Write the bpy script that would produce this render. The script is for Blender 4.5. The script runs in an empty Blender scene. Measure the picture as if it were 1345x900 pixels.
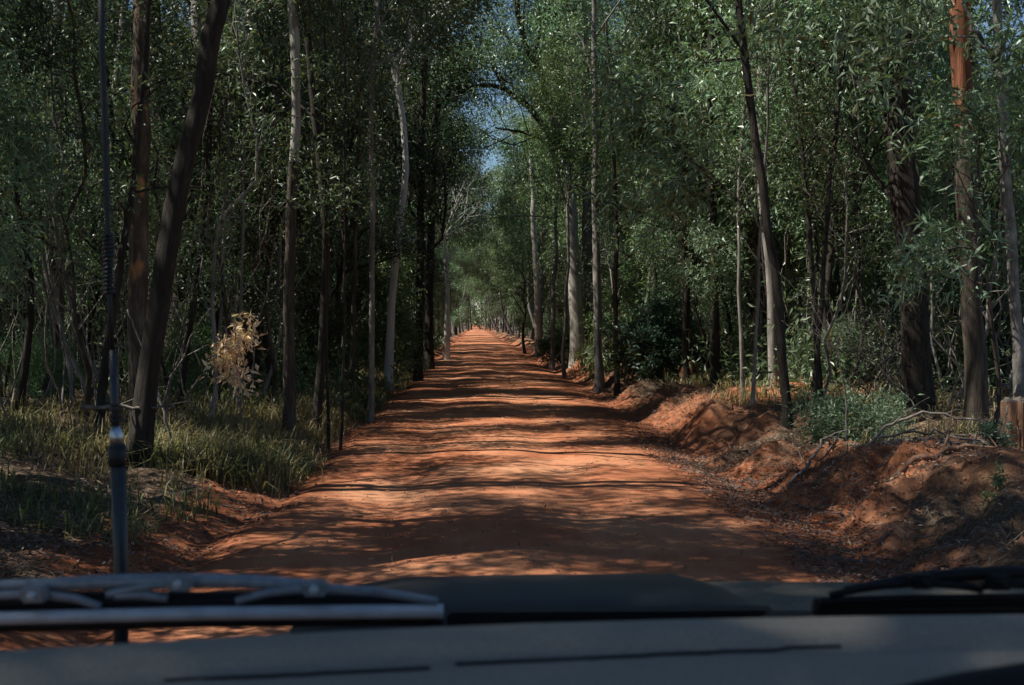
import bpy, math, random
import numpy as np
from mathutils import Vector, Matrix, Euler

SC = bpy.context.scene
COL = SC.collection
rad = math.radians

# ------------------------------------------------------------------ camera
F = 1624.0                      # focal length in pixels of a 1345 px wide frame
EYE = Vector((0.0, 0.0, 1.7))
cam_data = bpy.data.cameras.new("camera")
cam = bpy.data.objects.new("camera", cam_data)
COL.objects.link(cam)
cam.location = EYE
cam.rotation_euler = (rad(90 - 0.88), 0, rad(-1.64))
cam_data.sensor_width = 36
cam_data.lens = F / 1345 * 36
cam_data.clip_start = 0.05
cam_data.clip_end = 6000
cam_data.dof.use_dof = True
cam_data.dof.focus_distance = 26
cam_data.dof.aperture_fstop = 11
SC.camera = cam

# ------------------------------------------------------------------ sky, sun, exposure
SUN_EL, SUN_ROT = rad(56), rad(266)
to_sun = Vector((math.sin(SUN_ROT) * math.cos(SUN_EL), math.cos(SUN_ROT) * math.cos(SUN_EL), math.sin(SUN_EL)))
world = bpy.data.worlds.new("World")
SC.world = world
world.use_nodes = True
wn = world.node_tree.nodes
bg = wn["Background"]
sky = wn.new("ShaderNodeTexSky")
sky.sky_type = 'NISHITA'
sky.sun_disc = False
sky.sun_elevation = SUN_EL
sky.sun_rotation = SUN_ROT
sky.air_density = 1.0
sky.dust_density = 0.0
sky.ozone_density = 4.0
world.node_tree.links.new(sky.outputs[0], bg.inputs[0])
bg.inputs[1].default_value = 0.05
sun_data = bpy.data.lights.new("sun", 'SUN')
sun_data.energy = 5.0
sun_data.angle = rad(0.4)
sun_data.color = (1.0, 0.93, 0.82)
sun = bpy.data.objects.new("sun", sun_data)
COL.objects.link(sun)
sun.rotation_euler = to_sun.to_track_quat('Z', 'Y').to_euler()
SC.view_settings.view_transform = 'Standard'
SC.view_settings.look = 'None'
SC.view_settings.gamma = 1
SC.view_settings.exposure = 1.1
SC.render.engine = 'CYCLES'
SC.cycles.use_denoising = True
SC.cycles.max_bounces = 5
SC.cycles.diffuse_bounces = 3
SC.cycles.glossy_bounces = 2
SC.cycles.transmission_bounces = 3
SC.cycles.transparent_max_bounces = 6

CR = np.array(cam.rotation_euler.to_matrix())


def W(px, py, d):
    """the real point at distance d down the road seen in that direction from the driver's eye"""
    v = CR @ np.array([(px - 672.5) / F, (450 - py) / F, -1.0])
    v = v * (d / v[1])
    return np.array([v[0], v[1], EYE.z + v[2]])


# ------------------------------------------------------------------ numpy helpers
def hash2(ix, iy, s):
    h = (ix.astype(np.int64) * 374761393 + iy.astype(np.int64) * 668265263 + s * 982451653) & 0xFFFFFFFF
    h = ((h ^ (h >> 13)) * 1274126177) & 0xFFFFFFFF
    return ((h ^ (h >> 16)) & 0xFFFF) / 65535.0


def vnoise(x, y, s=0):
    ix = np.floor(x); iy = np.floor(y)
    fx = x - ix; fy = y - iy
    fx = fx * fx * (3 - 2 * fx); fy = fy * fy * (3 - 2 * fy)
    a = hash2(ix, iy, s); b = hash2(ix + 1, iy, s)
    c = hash2(ix, iy + 1, s); d = hash2(ix + 1, iy + 1, s)
    return (a + (b - a) * fx) * (1 - fy) + (c + (d - c) * fx) * fy


def fbm(x, y, s=0, o=4):
    t = 0; a = 0.5; n = 0
    for k in range(o):
        t = t + a * vnoise(x, y, s + k * 17); n += a
        x = x * 2.03 + 11.3; y = y * 2.03 + 5.7; a *= 0.5
    return t / n - 0.5


def sstep(a, b, t):
    t = np.clip((t - a) / (b - a), 0, 1)
    return t * t * (3 - 2 * t)


def unit(v):
    return v / np.maximum(np.linalg.norm(v, axis=-1, keepdims=True), 1e-9)


def gauss2(x, y, cx, cy, sx, sy, ang=0.0):
    c, s = math.cos(ang), math.sin(ang)
    u = (x - cx) * c + (y - cy) * s; v = -(x - cx) * s + (y - cy) * c
    return np.exp(-(u / sx) ** 2 - (v / sy) ** 2)


def road_left(y):
    return -2.05 + 0.35 * fbm(y * 0.22, y * 0 + 3.1, 5, 3) + 0.35 * fbm(y * 1.3, y * 0 + 7.7, 6, 2)


def road_right(y):
    return 2.55 + 0.5 * fbm(y * 0.2, y * 0 + 1.1, 8, 3) + 0.25 * fbm(y * 1.1, y * 0 + 4.7, 9, 2)


def gz(x, y):
    """ground height"""
    x = np.asarray(x, float); y = np.asarray(y, float)
    L = road_left(y); R = road_right(y)
    far = sstep(26, 55, y)
    tl = L - x; tr = x - R
    z = 0.02 * np.cos((x - 0.25) * 1.3)                          # crown of the road
    z = z + 0.035 * fbm(x * 0.6, y * 0.25, 1, 3) + 0.018 * fbm(x * 3, y * 3, 2, 3)
    z = z - 0.03 * (np.exp(-((x + 0.75) / 0.3) ** 2) + np.exp(-((x - 0.95) / 0.3) ** 2))   # wheel tracks
    # left verge: a low ragged step
    hl = (0.20 + 0.20 * fbm(x * 0.7, y * 0.45, 11, 3)) * (1 - 0.35 * far)
    wl = 0.45 + 0.7 * vnoise(y * 0.5, y * 0, 12)
    z = z + hl * sstep(0.05, wl, tl) + 0.2 * sstep(0.6, 4.0, tl) - 0.05 * np.exp(-((tl - 0.0) / 0.15) ** 2)
    z = z + sstep(0.1, 0.6, tl) * (0.12 * fbm(x * 1.6, y * 1.6, 13, 4) + 0.07 * fbm(x * 6, y * 6, 14, 3) + 0.05 * fbm(x * 15, y * 15, 15, 2))
    # right verge: scraped bank with gullies running down to the table drain
    gul = fbm(x * 0.45 + y * 0.25, y * 1.15 - x * 0.9, 21, 3)
    gul2 = fbm(x * 1.5 + y * 0.6, y * 2.6 - x * 2.2, 22, 3)
    hr = 0.44 - 0.16 * far - 0.14 * (1 - sstep(9.5, 12.5, y)) + 0.12 * fbm(x * 0.3, y * 0.2, 23, 2)
    tt = tr + 1.5 * gul + 0.35 * gul2
    z = z - 0.10 * np.exp(-((tr - 0.45) / 0.35) ** 2)
    bank = sstep(0.5, 1.75, tt)
    z = z + hr * bank
    z = z + sstep(0.3, 0.9, tr) * (0.14 * gul + 0.17 * gul2 + 0.15 * fbm(x * 5, y * 5, 24, 3) + 0.09 * fbm(x * 15, y * 15, 25, 2)) * (1 - 0.6 * sstep(2.5, 6, tr))
    z = z + 0.12 * sstep(2, 8, tr)
    # spoil mound beside the drain near the car, drain mouth and red heap behind it, mitre mounds further on
    z = z + 0.20 * gauss2(x, y, 4.1, 10.8, 1.2, 0.75, -0.35)
    z = z - 0.52 * gauss2(x, y, 5.0, 15.4, 1.25, 1.2, 0.3)
    z = z + 0.26 * gauss2(x, y, 5.9, 20.5, 2.6, 0.9, 0.1)
    z = z + 0.45 * gauss2(x, y, 4.15, 40.5, 0.9, 2.0, 0.2) + 0.5 * gauss2(x, y, 3.6, 57, 0.8, 2.4, 0.1)
    z = z + 0.35 * gauss2(x, y, 3.4, 76, 0.7, 2.5, 0.1)
    z = z + 0.10 * gauss2(x, y, 3.3, 24.5, 0.5, 1.0, 0.4) + 0.14 * gauss2(x, y, 3.2, 18.5, 0.45, 0.6, 0.6)
    z = z + 0.5 * fbm(x * 0.05, y * 0.05, 31, 3) * sstep(6, 30, np.abs(x))
    return z


def gz1(x, y):
    return float(gz(np.array([x]), np.array([y]))[0])


def mesh_from(name, verts, quads, mat=None, smooth=True, attrs=None, tris=None):
    verts = np.asarray(verts, np.float32).reshape(-1, 3)
    quads = np.asarray(quads, np.int32).reshape(-1, 4) if quads is not None and len(quads) else np.zeros((0, 4), np.int32)
    tris = np.asarray(tris, np.int32).reshape(-1, 3) if tris is not None and len(tris) else np.zeros((0, 3), np.int32)
    me = bpy.data.meshes.new(name)
    me.vertices.add(len(verts))
    me.vertices.foreach_set("co", verts.ravel())
    nl = len(quads) * 4 + len(tris) * 3
    me.loops.add(nl)
    me.loops.foreach_set("vertex_index", np.concatenate([quads.ravel(), tris.ravel()]))
    nf = len(quads) + len(tris)
    me.polygons.add(nf)
    starts = np.concatenate([np.arange(len(quads)) * 4, len(quads) * 4 + np.arange(len(tris)) * 3]).astype(np.int32)
    me.polygons.foreach_set("loop_start", starts)
    me.polygons.foreach_set("use_smooth", np.full(nf, smooth))
    me.update(calc_edges=True)
    if attrs:
        for k, v in attrs.items():
            at = me.attributes.new(k, 'FLOAT', 'POINT')
            at.data.foreach_set("value", np.asarray(v, np.float32))
    if mat:
        me.materials.append(mat)
    return me


def link(name, me, parent=None, loc=None, **props):
    o = bpy.data.objects.new(name, me)
    COL.objects.link(o)
    if parent:
        o.parent = parent
    if loc is not None:
        o.location = loc
    for k, v in props.items():
        if v:
            o[k] = v
    return o


def top(o, label, cat, group=None):
    o['label'] = label; o['category'] = cat
    if group:
        o['group'] = group
    return o


class Tubes:
    """collects swept tubes into one mesh"""
    def __init__(self):
        self.v = []; self.q = []; self.t = []; self.n = 0

    def add(self, path, radii, sides=8, rng=None, wob=0.0, cap=False, flat=1.0):
        p = np.asarray(path, float); r = np.broadcast_to(np.asarray(radii, float), (len(p),))
        d = unit(np.gradient(p, axis=0))
        ref = np.array([0, 1.0, 0]) if abs(d[0][1]) < 0.8 else np.array([1.0, 0, 0])
        a = np.linspace(0, 2 * math.pi, sides, endpoint=False)
        u = unit(np.cross(d, ref)); w = np.cross(d, u)
        rr = r[:, None] * np.ones(sides)
        if rng is not None and wob:
            prof = 1 + wob * rng.normal(size=sides)
            rr = rr * prof * (1 + 0.5 * wob * rng.normal(size=rr.shape))
        v = p[:, None] + rr[..., None] * (np.cos(a)[None, :, None] * u[:, None] + flat * np.sin(a)[None, :, None] * w[:, None])
        m = len(p)
        i = np.arange(m - 1)[:, None] * sides; j = np.arange(sides)[None]; k = (j + 1) % sides
        q = np.stack([i + j, i + k, i + sides + k, i + sides + j], -1).reshape(-1, 4) + self.n
        self.v.append(v.reshape(-1, 3)); self.q.append(q)
        self.n += m * sides
        if cap:
            for e, c in ((0, p[0]), (m - 1, p[-1])):
                self.v.append(c[None])
                b = self.n - m * sides if e == 0 else self.n - sides
                if e: b = self.n - 1 - sides
                for jj in range(sides):
                    kk = (jj + 1) % sides
                    self.t.append((self.n, b + kk, b + jj) if e == 0 else (self.n, b + jj, b + kk))
                self.n += 1

    def mesh(self, name, mat, smooth=True):
        return mesh_from(name, np.concatenate(self.v), np.concatenate(self.q), mat, smooth, tris=self.t)


def leaf_mesh(name, c, axis, nrm, ln, wd, mat, arch=0.12):
    """many small lance shaped leaves: four vertices each, folded and arched"""
    c = np.asarray(c); axis = unit(axis)
    side = unit(np.cross(axis, nrm)); n = np.cross(side, axis)
    ln = ln[:, None]; wd = wd[:, None]
    mid = c + axis * ln * 0.45 + n * ln * arch
    v = np.stack([c, mid + side * wd / 2, c + axis * ln, mid - side * wd / 2], 1).reshape(-1, 3)
    q = np.arange(len(c) * 4).reshape(-1, 4)
    return mesh_from(name, v, q, mat, smooth=False)


# ------------------------------------------------------------------ materials
class Mat:
    def __init__(self, name):
        self.m = bpy.data.materials.new(name); self.m.use_nodes = True
        self.t = self.m.node_tree; self.b = self.t.nodes["Principled BSDF"]
        self.out = self.t.nodes["Material Output"]

    def n(self, typ, **kw):
        nd = self.t.nodes.new(typ)
        for k, v in kw.items():
            if k.startswith("i_"):
                key = k[2:]
                key = int(key) if key.isdigit() else key
                nd.inputs[key].default_value = v
            else:
                setattr(nd, k, v)
        return nd

    def l(self, a, b):
        self.t.links.new(a, b)

    def noise(self, scale, detail=4, vec=None, rough=0.6):
        nd = self.n("ShaderNodeTexNoise"); nd.inputs["Scale"].default_value = scale
        nd.inputs["Detail"].default_value = detail; nd.inputs["Roughness"].default_value = rough
        if vec is not None: self.l(vec, nd.inputs["Vector"])
        return nd.outputs[0]

    def ramp(self, fac, stops, interp='LINEAR'):
        r = self.n("ShaderNodeValToRGB"); cr = r.color_ramp; cr.interpolation = interp
        while len(cr.elements) < len(stops): cr.elements.new(0.5)
        for e, (p, c) in zip(cr.elements, stops):
            e.position = p; e.color = (*c, 1) if len(c) == 3 else c
        self.l(fac, r.inputs[0])
        return r.outputs[0]

    def mix(self, fac, a, b, mode='MIX'):
        x = self.n("ShaderNodeMix"); x.data_type = 'RGBA'; x.blend_type = mode
        for s, v in ((0, fac), (6, a), (7, b)):
            if isinstance(v, (int, float)): x.inputs[s].default_value = v
            elif isinstance(v, tuple): x.inputs[s].default_value = (*v, 1)
            else: self.l(v, x.inputs[s])
        return x.outputs[2]

    def bump(self, h, strength=0.4, dist=0.02):
        b = self.n("ShaderNodeBump"); b.inputs["Strength"].default_value = strength
        b.inputs["Distance"].default_value = dist
        self.l(h, b.inputs["Height"]); self.l(b.outputs[0], self.b.inputs["Normal"])

    def coords(self, sx=1, sy=1, sz=1, kind="Object"):
        tc = self.n("ShaderNodeTexCoord"); mp = self.n("ShaderNodeMapping")
        mp.inputs["Scale"].default_value = (sx, sy, sz)
        self.l(tc.outputs[kind], mp.inputs["Vector"])
        return mp.outputs[0]


def leaf_material(name, a, b, c, trans=0.24, rough=0.42, spec=0.4):
    M = Mat(name)
    g = M.n("ShaderNodeNewGeometry")
    oi = M.n("ShaderNodeObjectInfo")
    col = M.ramp(g.outputs["Random Per Island"], [(0.0, a), (0.45, b), (0.93, c), (1.0, (0.16, 0.12, 0.04))])
    hs = M.n("ShaderNodeHueSaturation")
    mr = M.n("ShaderNodeMapRange"); mr.inputs[3].default_value = 0.6; mr.inputs[4].default_value = 1.5
    M.l(oi.outputs["Random"], mr.inputs[0]); M.l(mr.outputs[0], hs.inputs["Value"])
    mr2 = M.n("ShaderNodeMapRange"); mr2.inputs[3].default_value = 0.47; mr2.inputs[4].default_value = 0.53
    M.l(oi.outputs["Random"], mr2.inputs[0]); M.l(mr2.outputs[0], hs.inputs["Hue"])
    M.l(col, hs.inputs["Color"])
    M.l(hs.outputs[0], M.b.inputs["Base Color"])
    M.b.inputs["Roughness"].default_value = rough
    M.b.inputs["Specular IOR Level"].default_value = spec
    tr = M.n("ShaderNodeBsdfTranslucent")
    br = M.mix(1.0, hs.outputs[0], (1.25, 1.4, 0.75), 'MULTIPLY')
    M.l(br, tr.inputs[0])
    mx = M.n("ShaderNodeMixShader"); mx.inputs[0].default_value = trans
    M.l(M.b.outputs[0], mx.inputs[1]); M.l(tr.outputs[0], mx.inputs[2])
    M.l(mx.outputs[0], M.out.inputs["Surface"])
    return M.m


LEAF_GUM = leaf_material("gum_leaves", (0.040, 0.066, 0.030), (0.078, 0.115, 0.055), (0.135, 0.165, 0.10), rough=.40)
LEAF_GREY = leaf_material("grey_green_leaves", (0.065, 0.11, 0.062), (0.12, 0.18, 0.11), (0.20, 0.26, 0.18), rough=.40)
LEAF_GREEN = leaf_material("wattle_leaves", (0.062, 0.108, 0.044), (0.115, 0.185, 0.078), (0.19, 0.26, 0.135), rough=.40)
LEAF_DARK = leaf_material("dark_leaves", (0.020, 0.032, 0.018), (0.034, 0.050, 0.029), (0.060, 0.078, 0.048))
LEAF_BLUE = leaf_material("blue_green_leaves", (0.045, 0.095, 0.070), (0.07, 0.135, 0.10), (0.10, 0.17, 0.13))
LEAF_BROWN = leaf_material("dead_leaves", (0.42, 0.23, 0.16), (0.62, 0.42, 0.31), (0.76, 0.60, 0.48), 0.35)


def bark_material(name, cols, stretch=0.22, scale=9, bump=0.6, patches=None):
    M = Mat(name)
    v = M.coords(1, 1, stretch)
    n1 = M.noise(scale, 6, v, 0.7)
    col = M.ramp(n1, [(0.3, cols[0]), (0.5, cols[1]), (0.72, cols[2])])
    if patches:
        v2 = M.coords(1, 1, 0.5)
        n2 = M.noise(patches[1], 3, v2, 0.55)
        f = M.ramp(n2, [(patches[2], (0, 0, 0)), (patches[2] + 0.06, (1, 1, 1))])
        col = M.mix(f, col, patches[0])
    M.l(col, M.b.inputs["Base Color"])
    M.b.inputs["Roughness"].default_value = 0.85
    M.b.inputs["Specular IOR Level"].default_value = 0.25
    M.bump(M.noise(scale * 2.2, 6, v, 0.75), bump, 0.03)
    return M.m


BARK_DARK = bark_material("dark_ironbark", [(0.012, 0.010, 0.008), (0.030, 0.024, 0.019), (0.065, 0.053, 0.044)], 0.16, 14, 0.9)
BARK_BROWN = bark_material("brown_stringybark", [(0.022, 0.016, 0.012), (0.060, 0.046, 0.036), (0.14, 0.115, 0.094)], 0.15, 12, 0.8)
BARK_GREY = bark_material("grey_bark", [(0.08, 0.07, 0.06), (0.17, 0.155, 0.14), (0.30, 0.28, 0.255)], 0.25, 9, 0.5)
BARK_PALE = bark_material("pale_gum_bark", [(0.17, 0.15, 0.125), (0.31, 0.285, 0.25), (0.43, 0.41, 0.37)], 0.3, 5, 0.3,
                          ((0.17, 0.14, 0.115), 3.0, 0.60))
BARK_WHITE = bark_material("white_gum_bark", [(0.38, 0.36, 0.33), (0.52, 0.50, 0.47), (0.62, 0.61, 0.58)], 0.3, 5, 0.25)
BARK_PEEL = bark_material("peeling_orange_bark", [(0.035, 0.026, 0.02), (0.085, 0.063, 0.047), (0.20, 0.16, 0.125)], 0.25, 9, 0.8,
                          ((0.42, 0.20, 0.085), 2.2, 0.56))
BARK_ORANGE = bark_material("smooth_red_bark", [(0.04, 0.017, 0.010), (0.17, 0.06, 0.028), (0.34, 0.16, 0.085)], 0.10, 11, 0.5,
                            ((0.36, 0.33, 0.29), 4.0, 0.62))
BARK_SCRIBBLE = bark_material("mottled_grey_bark", [(0.05, 0.045, 0.04), (0.20, 0.185, 0.165), (0.36, 0.34, 0.31)], 0.45, 12, 0.8)
TWIG_DEAD = bark_material("dead_grey_wood", [(0.07, 0.058, 0.05), (0.16, 0.138, 0.12), (0.29, 0.26, 0.23)], 0.5, 10, 0.4)


def soil_material(name, road):
    M = Mat(name)
    v = M.coords(1, 1, 1)
    big = M.noise(0.55, 4, v, 0.6)
    fine = M.noise(9, 8, v, 0.7)
    grit = M.noise(70, 5, v, 0.75)
    if road:
        v2 = M.coords(1, 0.22, 1)
        streak = M.noise(2.2, 5, v2, 0.65)
        col = M.ramp(streak, [(0.25, (0.25, 0.088, 0.042)), (0.5, (0.38, 0.132, 0.062)), (0.75, (0.48, 0.205, 0.108))])
        col = M.mix(M.ramp(big, [(0.42, (0, 0, 0)), (0.7, (1, 1, 1))]), col, (0.48, 0.235, 0.13))
        at = M.n("ShaderNodeAttribute", attribute_name="litter")
        soil = M.ramp(fine, [(0.30, (0.13, 0.042, 0.022)), (0.5, (0.29, 0.10, 0.046)), (0.72, (0.42, 0.20, 0.11))])
        col = M.mix(at.outputs["Fac"], col, soil)
        dark = M.ramp(fine, [(0.56, (1, 1, 1)), (0.74, (0.60, 0.50, 0.45))])
        col = M.mix(1.0, col, dark, 'MULTIPLY')
    else:
        col = M.ramp(fine, [(0.30, (0.13, 0.042, 0.022)), (0.5, (0.29, 0.10, 0.046)), (0.72, (0.42, 0.20, 0.11))])
        at = M.n("ShaderNodeAttribute", attribute_name="litter")
        lit = M.noise(26, 6, v, 0.8)
        lc = M.ramp(lit, [(0.3, (0.035, 0.024, 0.017)), (0.48, (0.10, 0.068, 0.044)), (0.62, (0.19, 0.135, 0.09)), (0.75, (0.30, 0.23, 0.16))])
        f = M.n("ShaderNodeMath", operation='ADD'); M.l(at.outputs["Fac"], f.inputs[0]); M.l(big, f.inputs[1])
        fr = M.ramp(f.outputs[0], [(0.62, (0, 0, 0)), (0.95, (1, 1, 1))])
        col = M.mix(fr, col, lc)
    g = M.ramp(grit, [(0.35, (0.72, 0.7, 0.68)), (0.6, (1.08, 1.08, 1.08))])
    col = M.mix(1.0, col, g, 'MULTIPLY')
    M.l(col, M.b.inputs["Base Color"])
    M.b.inputs["Roughness"].default_value = 0.95
    M.b.inputs["Specular IOR Level"].default_value = 0.15
    a = M.n("ShaderNodeMath", operation='ADD'); M.l(fine, a.inputs[0]); M.l(grit, a.inputs[1])
    M.bump(a.outputs[0], 0.55, 0.03 if road else 0.05)
    return M.m


SOIL = soil_material("red_soil_and_litter", False)
ROAD = soil_material("compacted_red_dirt", True)


def plain(name, col, rough=0.5, metal=0.0, spec=0.5, nscale=60, namt=0.25, bump=0.15):
    M = Mat(name)
    v = M.coords()
    n = M.noise(nscale, 4, v)
    lo = tuple(x * (1 - namt) for x in col); hi = tuple(x * (1 + namt) for x in col)
    M.l(M.ramp(n, [(0.3, lo), (0.7, hi)]), M.b.inputs["Base Color"])
    M.b.inputs["Roughness"].default_value = rough
    M.b.inputs["Metallic"].default_value = metal
    M.b.inputs["Specular IOR Level"].default_value = spec
    if bump: M.bump(n, bump, 0.002)
    return M.m


# ------------------------------------------------------------------ ground and road
def spaced(parts):
    out = []
    for a, b, s in parts:
        n = max(1, int(round((b - a) / s)))
        out.extend(np.linspace(a, b, n, endpoint=False))
    out.append(parts[-1][1])
    return np.array(out)


def grid_mesh(name, xs, ys, zf, mat, litter=None):
    X, Y = np.meshgrid(xs, ys)
    Z = zf(X, Y)
    nx, ny = len(xs), len(ys)
    i = np.arange(ny - 1)[:, None] * nx; j = np.arange(nx - 1)[None]
    q = np.stack([i + j, i + j + 1, i + nx + j + 1, i + nx + j], -1).reshape(-1, 4)
    at = {"litter": litter(X, Y).ravel()} if litter else None
    return mesh_from(name, np.stack([X, Y, Z], -1).reshape(-1, 3), q, mat, True, at)


def litter(X, Y):
    L = road_left(Y); R = road_right(Y)
    tl = L - X; tr = X - R
    a = np.maximum(sstep(0.2, 1.3, tl), .45 * sstep(-.1, 1.2, tr) + .55 * sstep(1.8, 3.6, tr))
    red = gauss2(X, Y, 5.9, 20.5, 3.2, 1.3, 0.1) + gauss2(X, Y, 4.15, 40.5, 1, 2, .2) + gauss2(X, Y, 5.0, 12.0, 1.6, 1.5)
    return np.clip(a * (1 - red), 0, 1) * 0.8


xs = spaced([(-1500, -200, 160), (-200, -40, 16), (-40, -8, 1.1), (-8, -3.6, 0.16), (-3.6, -1.6, 0.06), (-1.6, 2.3, 0.12), (2.3, 6.6, 0.065),
             (6.6, 9, 0.16), (9, 40, 1.1), (40, 200, 16), (200, 1500, 160)])
ys = spaced([(-60, -4, 4), (-4, 6, 0.5), (6, 17, 0.065), (17, 26, 0.12), (26, 60, 0.28), (60, 120, 1.0), (120, 420, 6), (420, 3000, 180)])
link("ground", grid_mesh("ground", xs, ys, gz, SOIL, litter), kind="structure")


def road_z(X, Y):
    L = road_left(Y); R = road_right(Y)
    e = np.minimum(X - L, R - X) + 0.18 * fbm(X * 3, Y * 1.2, 77, 3)
    return gz(X, Y) + 0.012 - 0.06 * (1 - sstep(0.0, 0.28, e))


rx = spaced([(-2.6, 3.2, 0.07)])
ry = spaced([(-30, 5, 1.0), (5, 16, 0.08), (16, 30, 0.14), (30, 80, 0.5), (80, 420, 4)])
link("dirt_road", grid_mesh("dirt_road", rx, ry, road_z, ROAD, lambda X, Y: 1 - sstep(.1, .75, np.minimum(X - road_left(Y), road_right(Y) - X) + .5 * fbm(X * 1.5, Y * .8, 78, 3))), kind="structure")


# ------------------------------------------------------------------ trees
class Plant:
    def __init__(self, seed):
        self.r = np.random.default_rng(seed); self.T = Tubes(); self.c = []; self.a = []; self.tw = []

    def branch(self, p, d, length, r0, level, P, r1=None):
        r = self.r
        n = 7 if level == 0 else 5 if level < P['levels'] else 4
        seg = length / (n - 1)
        pts = [np.array(p, float)]; d = unit(np.array(d, float))
        for i in range(n - 1):
            d = unit(d + r.normal(size=3) * P['jit'] * (0.6 if level == 0 else 1) + np.array([0, 0, P['up'][min(level, len(P['up']) - 1)]]))
            pts.append(pts[-1] + d * seg)
        pts = np.array(pts)
        r1 = r1 if r1 is not None else r0 * 0.35
        rr = np.linspace(r0, r1, n)
        self.T.add(pts, rr, 6 if level <= 1 else 4 if level < P['levels'] else 3, r, 0.05)
        self.spawn(pts, rr, length, level, P)
        return pts

    def spawn(self, pts, rr, length, level, P, start=None):
        r = self.r
        if level >= P['levels']:
            k = P['leaves']
            t = r.random(k) * (len(pts) - 1)
            i = np.minimum(t.astype(int), len(pts) - 2); f = (t - i)[:, None]
            c = pts[i] * (1 - f) + pts[i + 1] * f + r.normal(size=(k, 3)) * P['fluff']
            ax = unit(r.normal(size=(k, 3)) + unit(pts[-1] - pts[0]) * 0.6 + np.array([0, 0, -P['droop']]))
            self.c.append(c); self.a.append(ax)
            return
        k = P['kids'][level]
        s0 = P['start'][level] if start is None else start
        for j in range(k):
            t = s0 + (1 - s0) * (j + r.random() * 0.8) / k
            x = t * (len(pts) - 1); i = min(int(x), len(pts) - 2); f = x - i
            q = pts[i] * (1 - f) + pts[i + 1] * f
            rad_ = rr[i] * (1 - f) + rr[i + 1] * f
            d = unit(pts[i + 1] - pts[i])
            ang = P['ang'][min(level, len(P['ang']) - 1)] * r.uniform(0.7, 1.3)
            az = r.random() * 2 * math.pi
            u = unit(np.cross(d, [0.3, 0.9, 0.1])); w = np.cross(d, u)
            nd = d * math.cos(ang) + (u * math.cos(az) + w * math.sin(az)) * math.sin(ang)
            ln = P['len'][level] * r.uniform(0.65, 1.25) * (1.15 - 0.5 * (t - s0) / max(1e-3, 1 - s0))
            self.branch(q, nd, ln, rad_ * P['thin'] , level + 1, P)

    def trunk_mesh(self, name, mat):
        return self.T.mesh(name, mat)

    def crown_mesh(self, name, mat, ln=0.12, wd=0.03, arch=0.12):
        c = np.concatenate(self.c); a = np.concatenate(self.a)
        k = len(c)
        nr = unit(self.r.normal(size=(k, 3)) + np.array([0, 0, 0.8]))
        return leaf_mesh(name, c, a, nr, ln * self.r.uniform(0.7, 1.3, k), wd * self.r.uniform(0.7, 1.3, k), mat, arch)


def wander(rng, h, n, amp, lean=(0, 0)):
    z = np.linspace(0, h, n)
    off = np.cumsum(rng.normal(size=(n, 2)) * amp, axis=0); off[0] = 0
    return np.stack([off[:, 0] + lean[0] * z, off[:, 1] + lean[1] * z, z], 1)


GUM = dict(levels=3, jit=0.22, up=[0.1, 0.10, 0.05, 0.0], kids=[9, 6, 5], start=[0.45, 0.25, 0.2], ang=[0.75, 0.8, 0.8],
           len=[3.2, 1.5, 0.75], thin=0.5, leaves=36, fluff=0.17, droop=0.9)
WATTLE = dict(levels=3, jit=0.25, up=[0.1, 0.10, 0.02, -0.03], kids=[10, 5, 4], start=[0.22, 0.2, 0.2], ang=[0.95, 0.9, 0.8],
              len=[1.9, 0.95, 0.5], thin=0.5, leaves=60, fluff=0.12, droop=0.5)
POLE = dict(levels=2, jit=0.32, up=[0.1, 0.12, 0.03], kids=[12, 4], start=[0.2, 0.2], ang=[0.7, 0.8],
            len=[1.1, 0.5], thin=0.5, leaves=26, fluff=0.11, droop=0.8)
SHRUB = dict(levels=2, jit=0.25, up=[0.1, 0.10, 0.0], kids=[7, 6], start=[0.1, 0.15], ang=[0.8, 0.9],
             len=[0.75, 0.35], thin=0.5, leaves=40, fluff=0.08, droop=0.0)
DEADBUSH = dict(levels=2, jit=0.35, up=[0.05, 0.05, 0.0], kids=[8, 6], start=[0.1, 0.15], ang=[0.9, 0.9],
                len=[0.9, 0.45], thin=0.55, leaves=2, fluff=0.05, droop=0.3)


def proto(seed, h, r0, P, bark, leafmat, amp=0.1, ln=0.12, wd=0.03, lean=(0, 0), stems=1):
    pl = Plant(seed)
    for s in range(stems):
        le = lean if stems == 1 else tuple(pl.r.normal(size=2) * 0.22)
        hh = h if s == 0 else h * pl.r.uniform(0.6, 0.95)
        pts = wander(pl.r, hh, 12, amp, le)
        rr = r0 * (1 - 0.75 * np.linspace(0, 1, 12) ** 1.1); rr[0] *= 1.3
        pts[0][2] -= 0.25
        pl.T.add(pts, rr, 8, pl.r, 0.05)
        pl.spawn(pts, rr, hh, 0, P)
    return pl.trunk_mesh("trunk", bark), pl.crown_mesh("crown", leafmat, ln, wd)


def place(name, pair, x, y, s=1.0, rot=0.0, tilt=(0, 0), label=None, cat="tree", group=None, sink=0.03):
    o = bpy.data.objects.new(name, None)
    COL.objects.link(o)
    o.location = (x, y, gz1(x, y) - sink); o.rotation_euler = (tilt[0], tilt[1], rot); o.scale = (s, s, s)
    top(o, label, cat, group)
    for nm, me in zip(("trunk", "crown"), pair):
        if me is not None:
            c = bpy.data.objects.new(nm if cat == "tree" else {"trunk": "stem", "crown": "foliage"}[nm], me)
            COL.objects.link(c); c.parent = o
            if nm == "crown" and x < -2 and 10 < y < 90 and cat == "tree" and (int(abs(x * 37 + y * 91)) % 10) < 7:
                c.material_slots[0].link = 'OBJECT'      # shade of the left wood put into a darker leaf colour
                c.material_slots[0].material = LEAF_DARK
    return o


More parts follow.
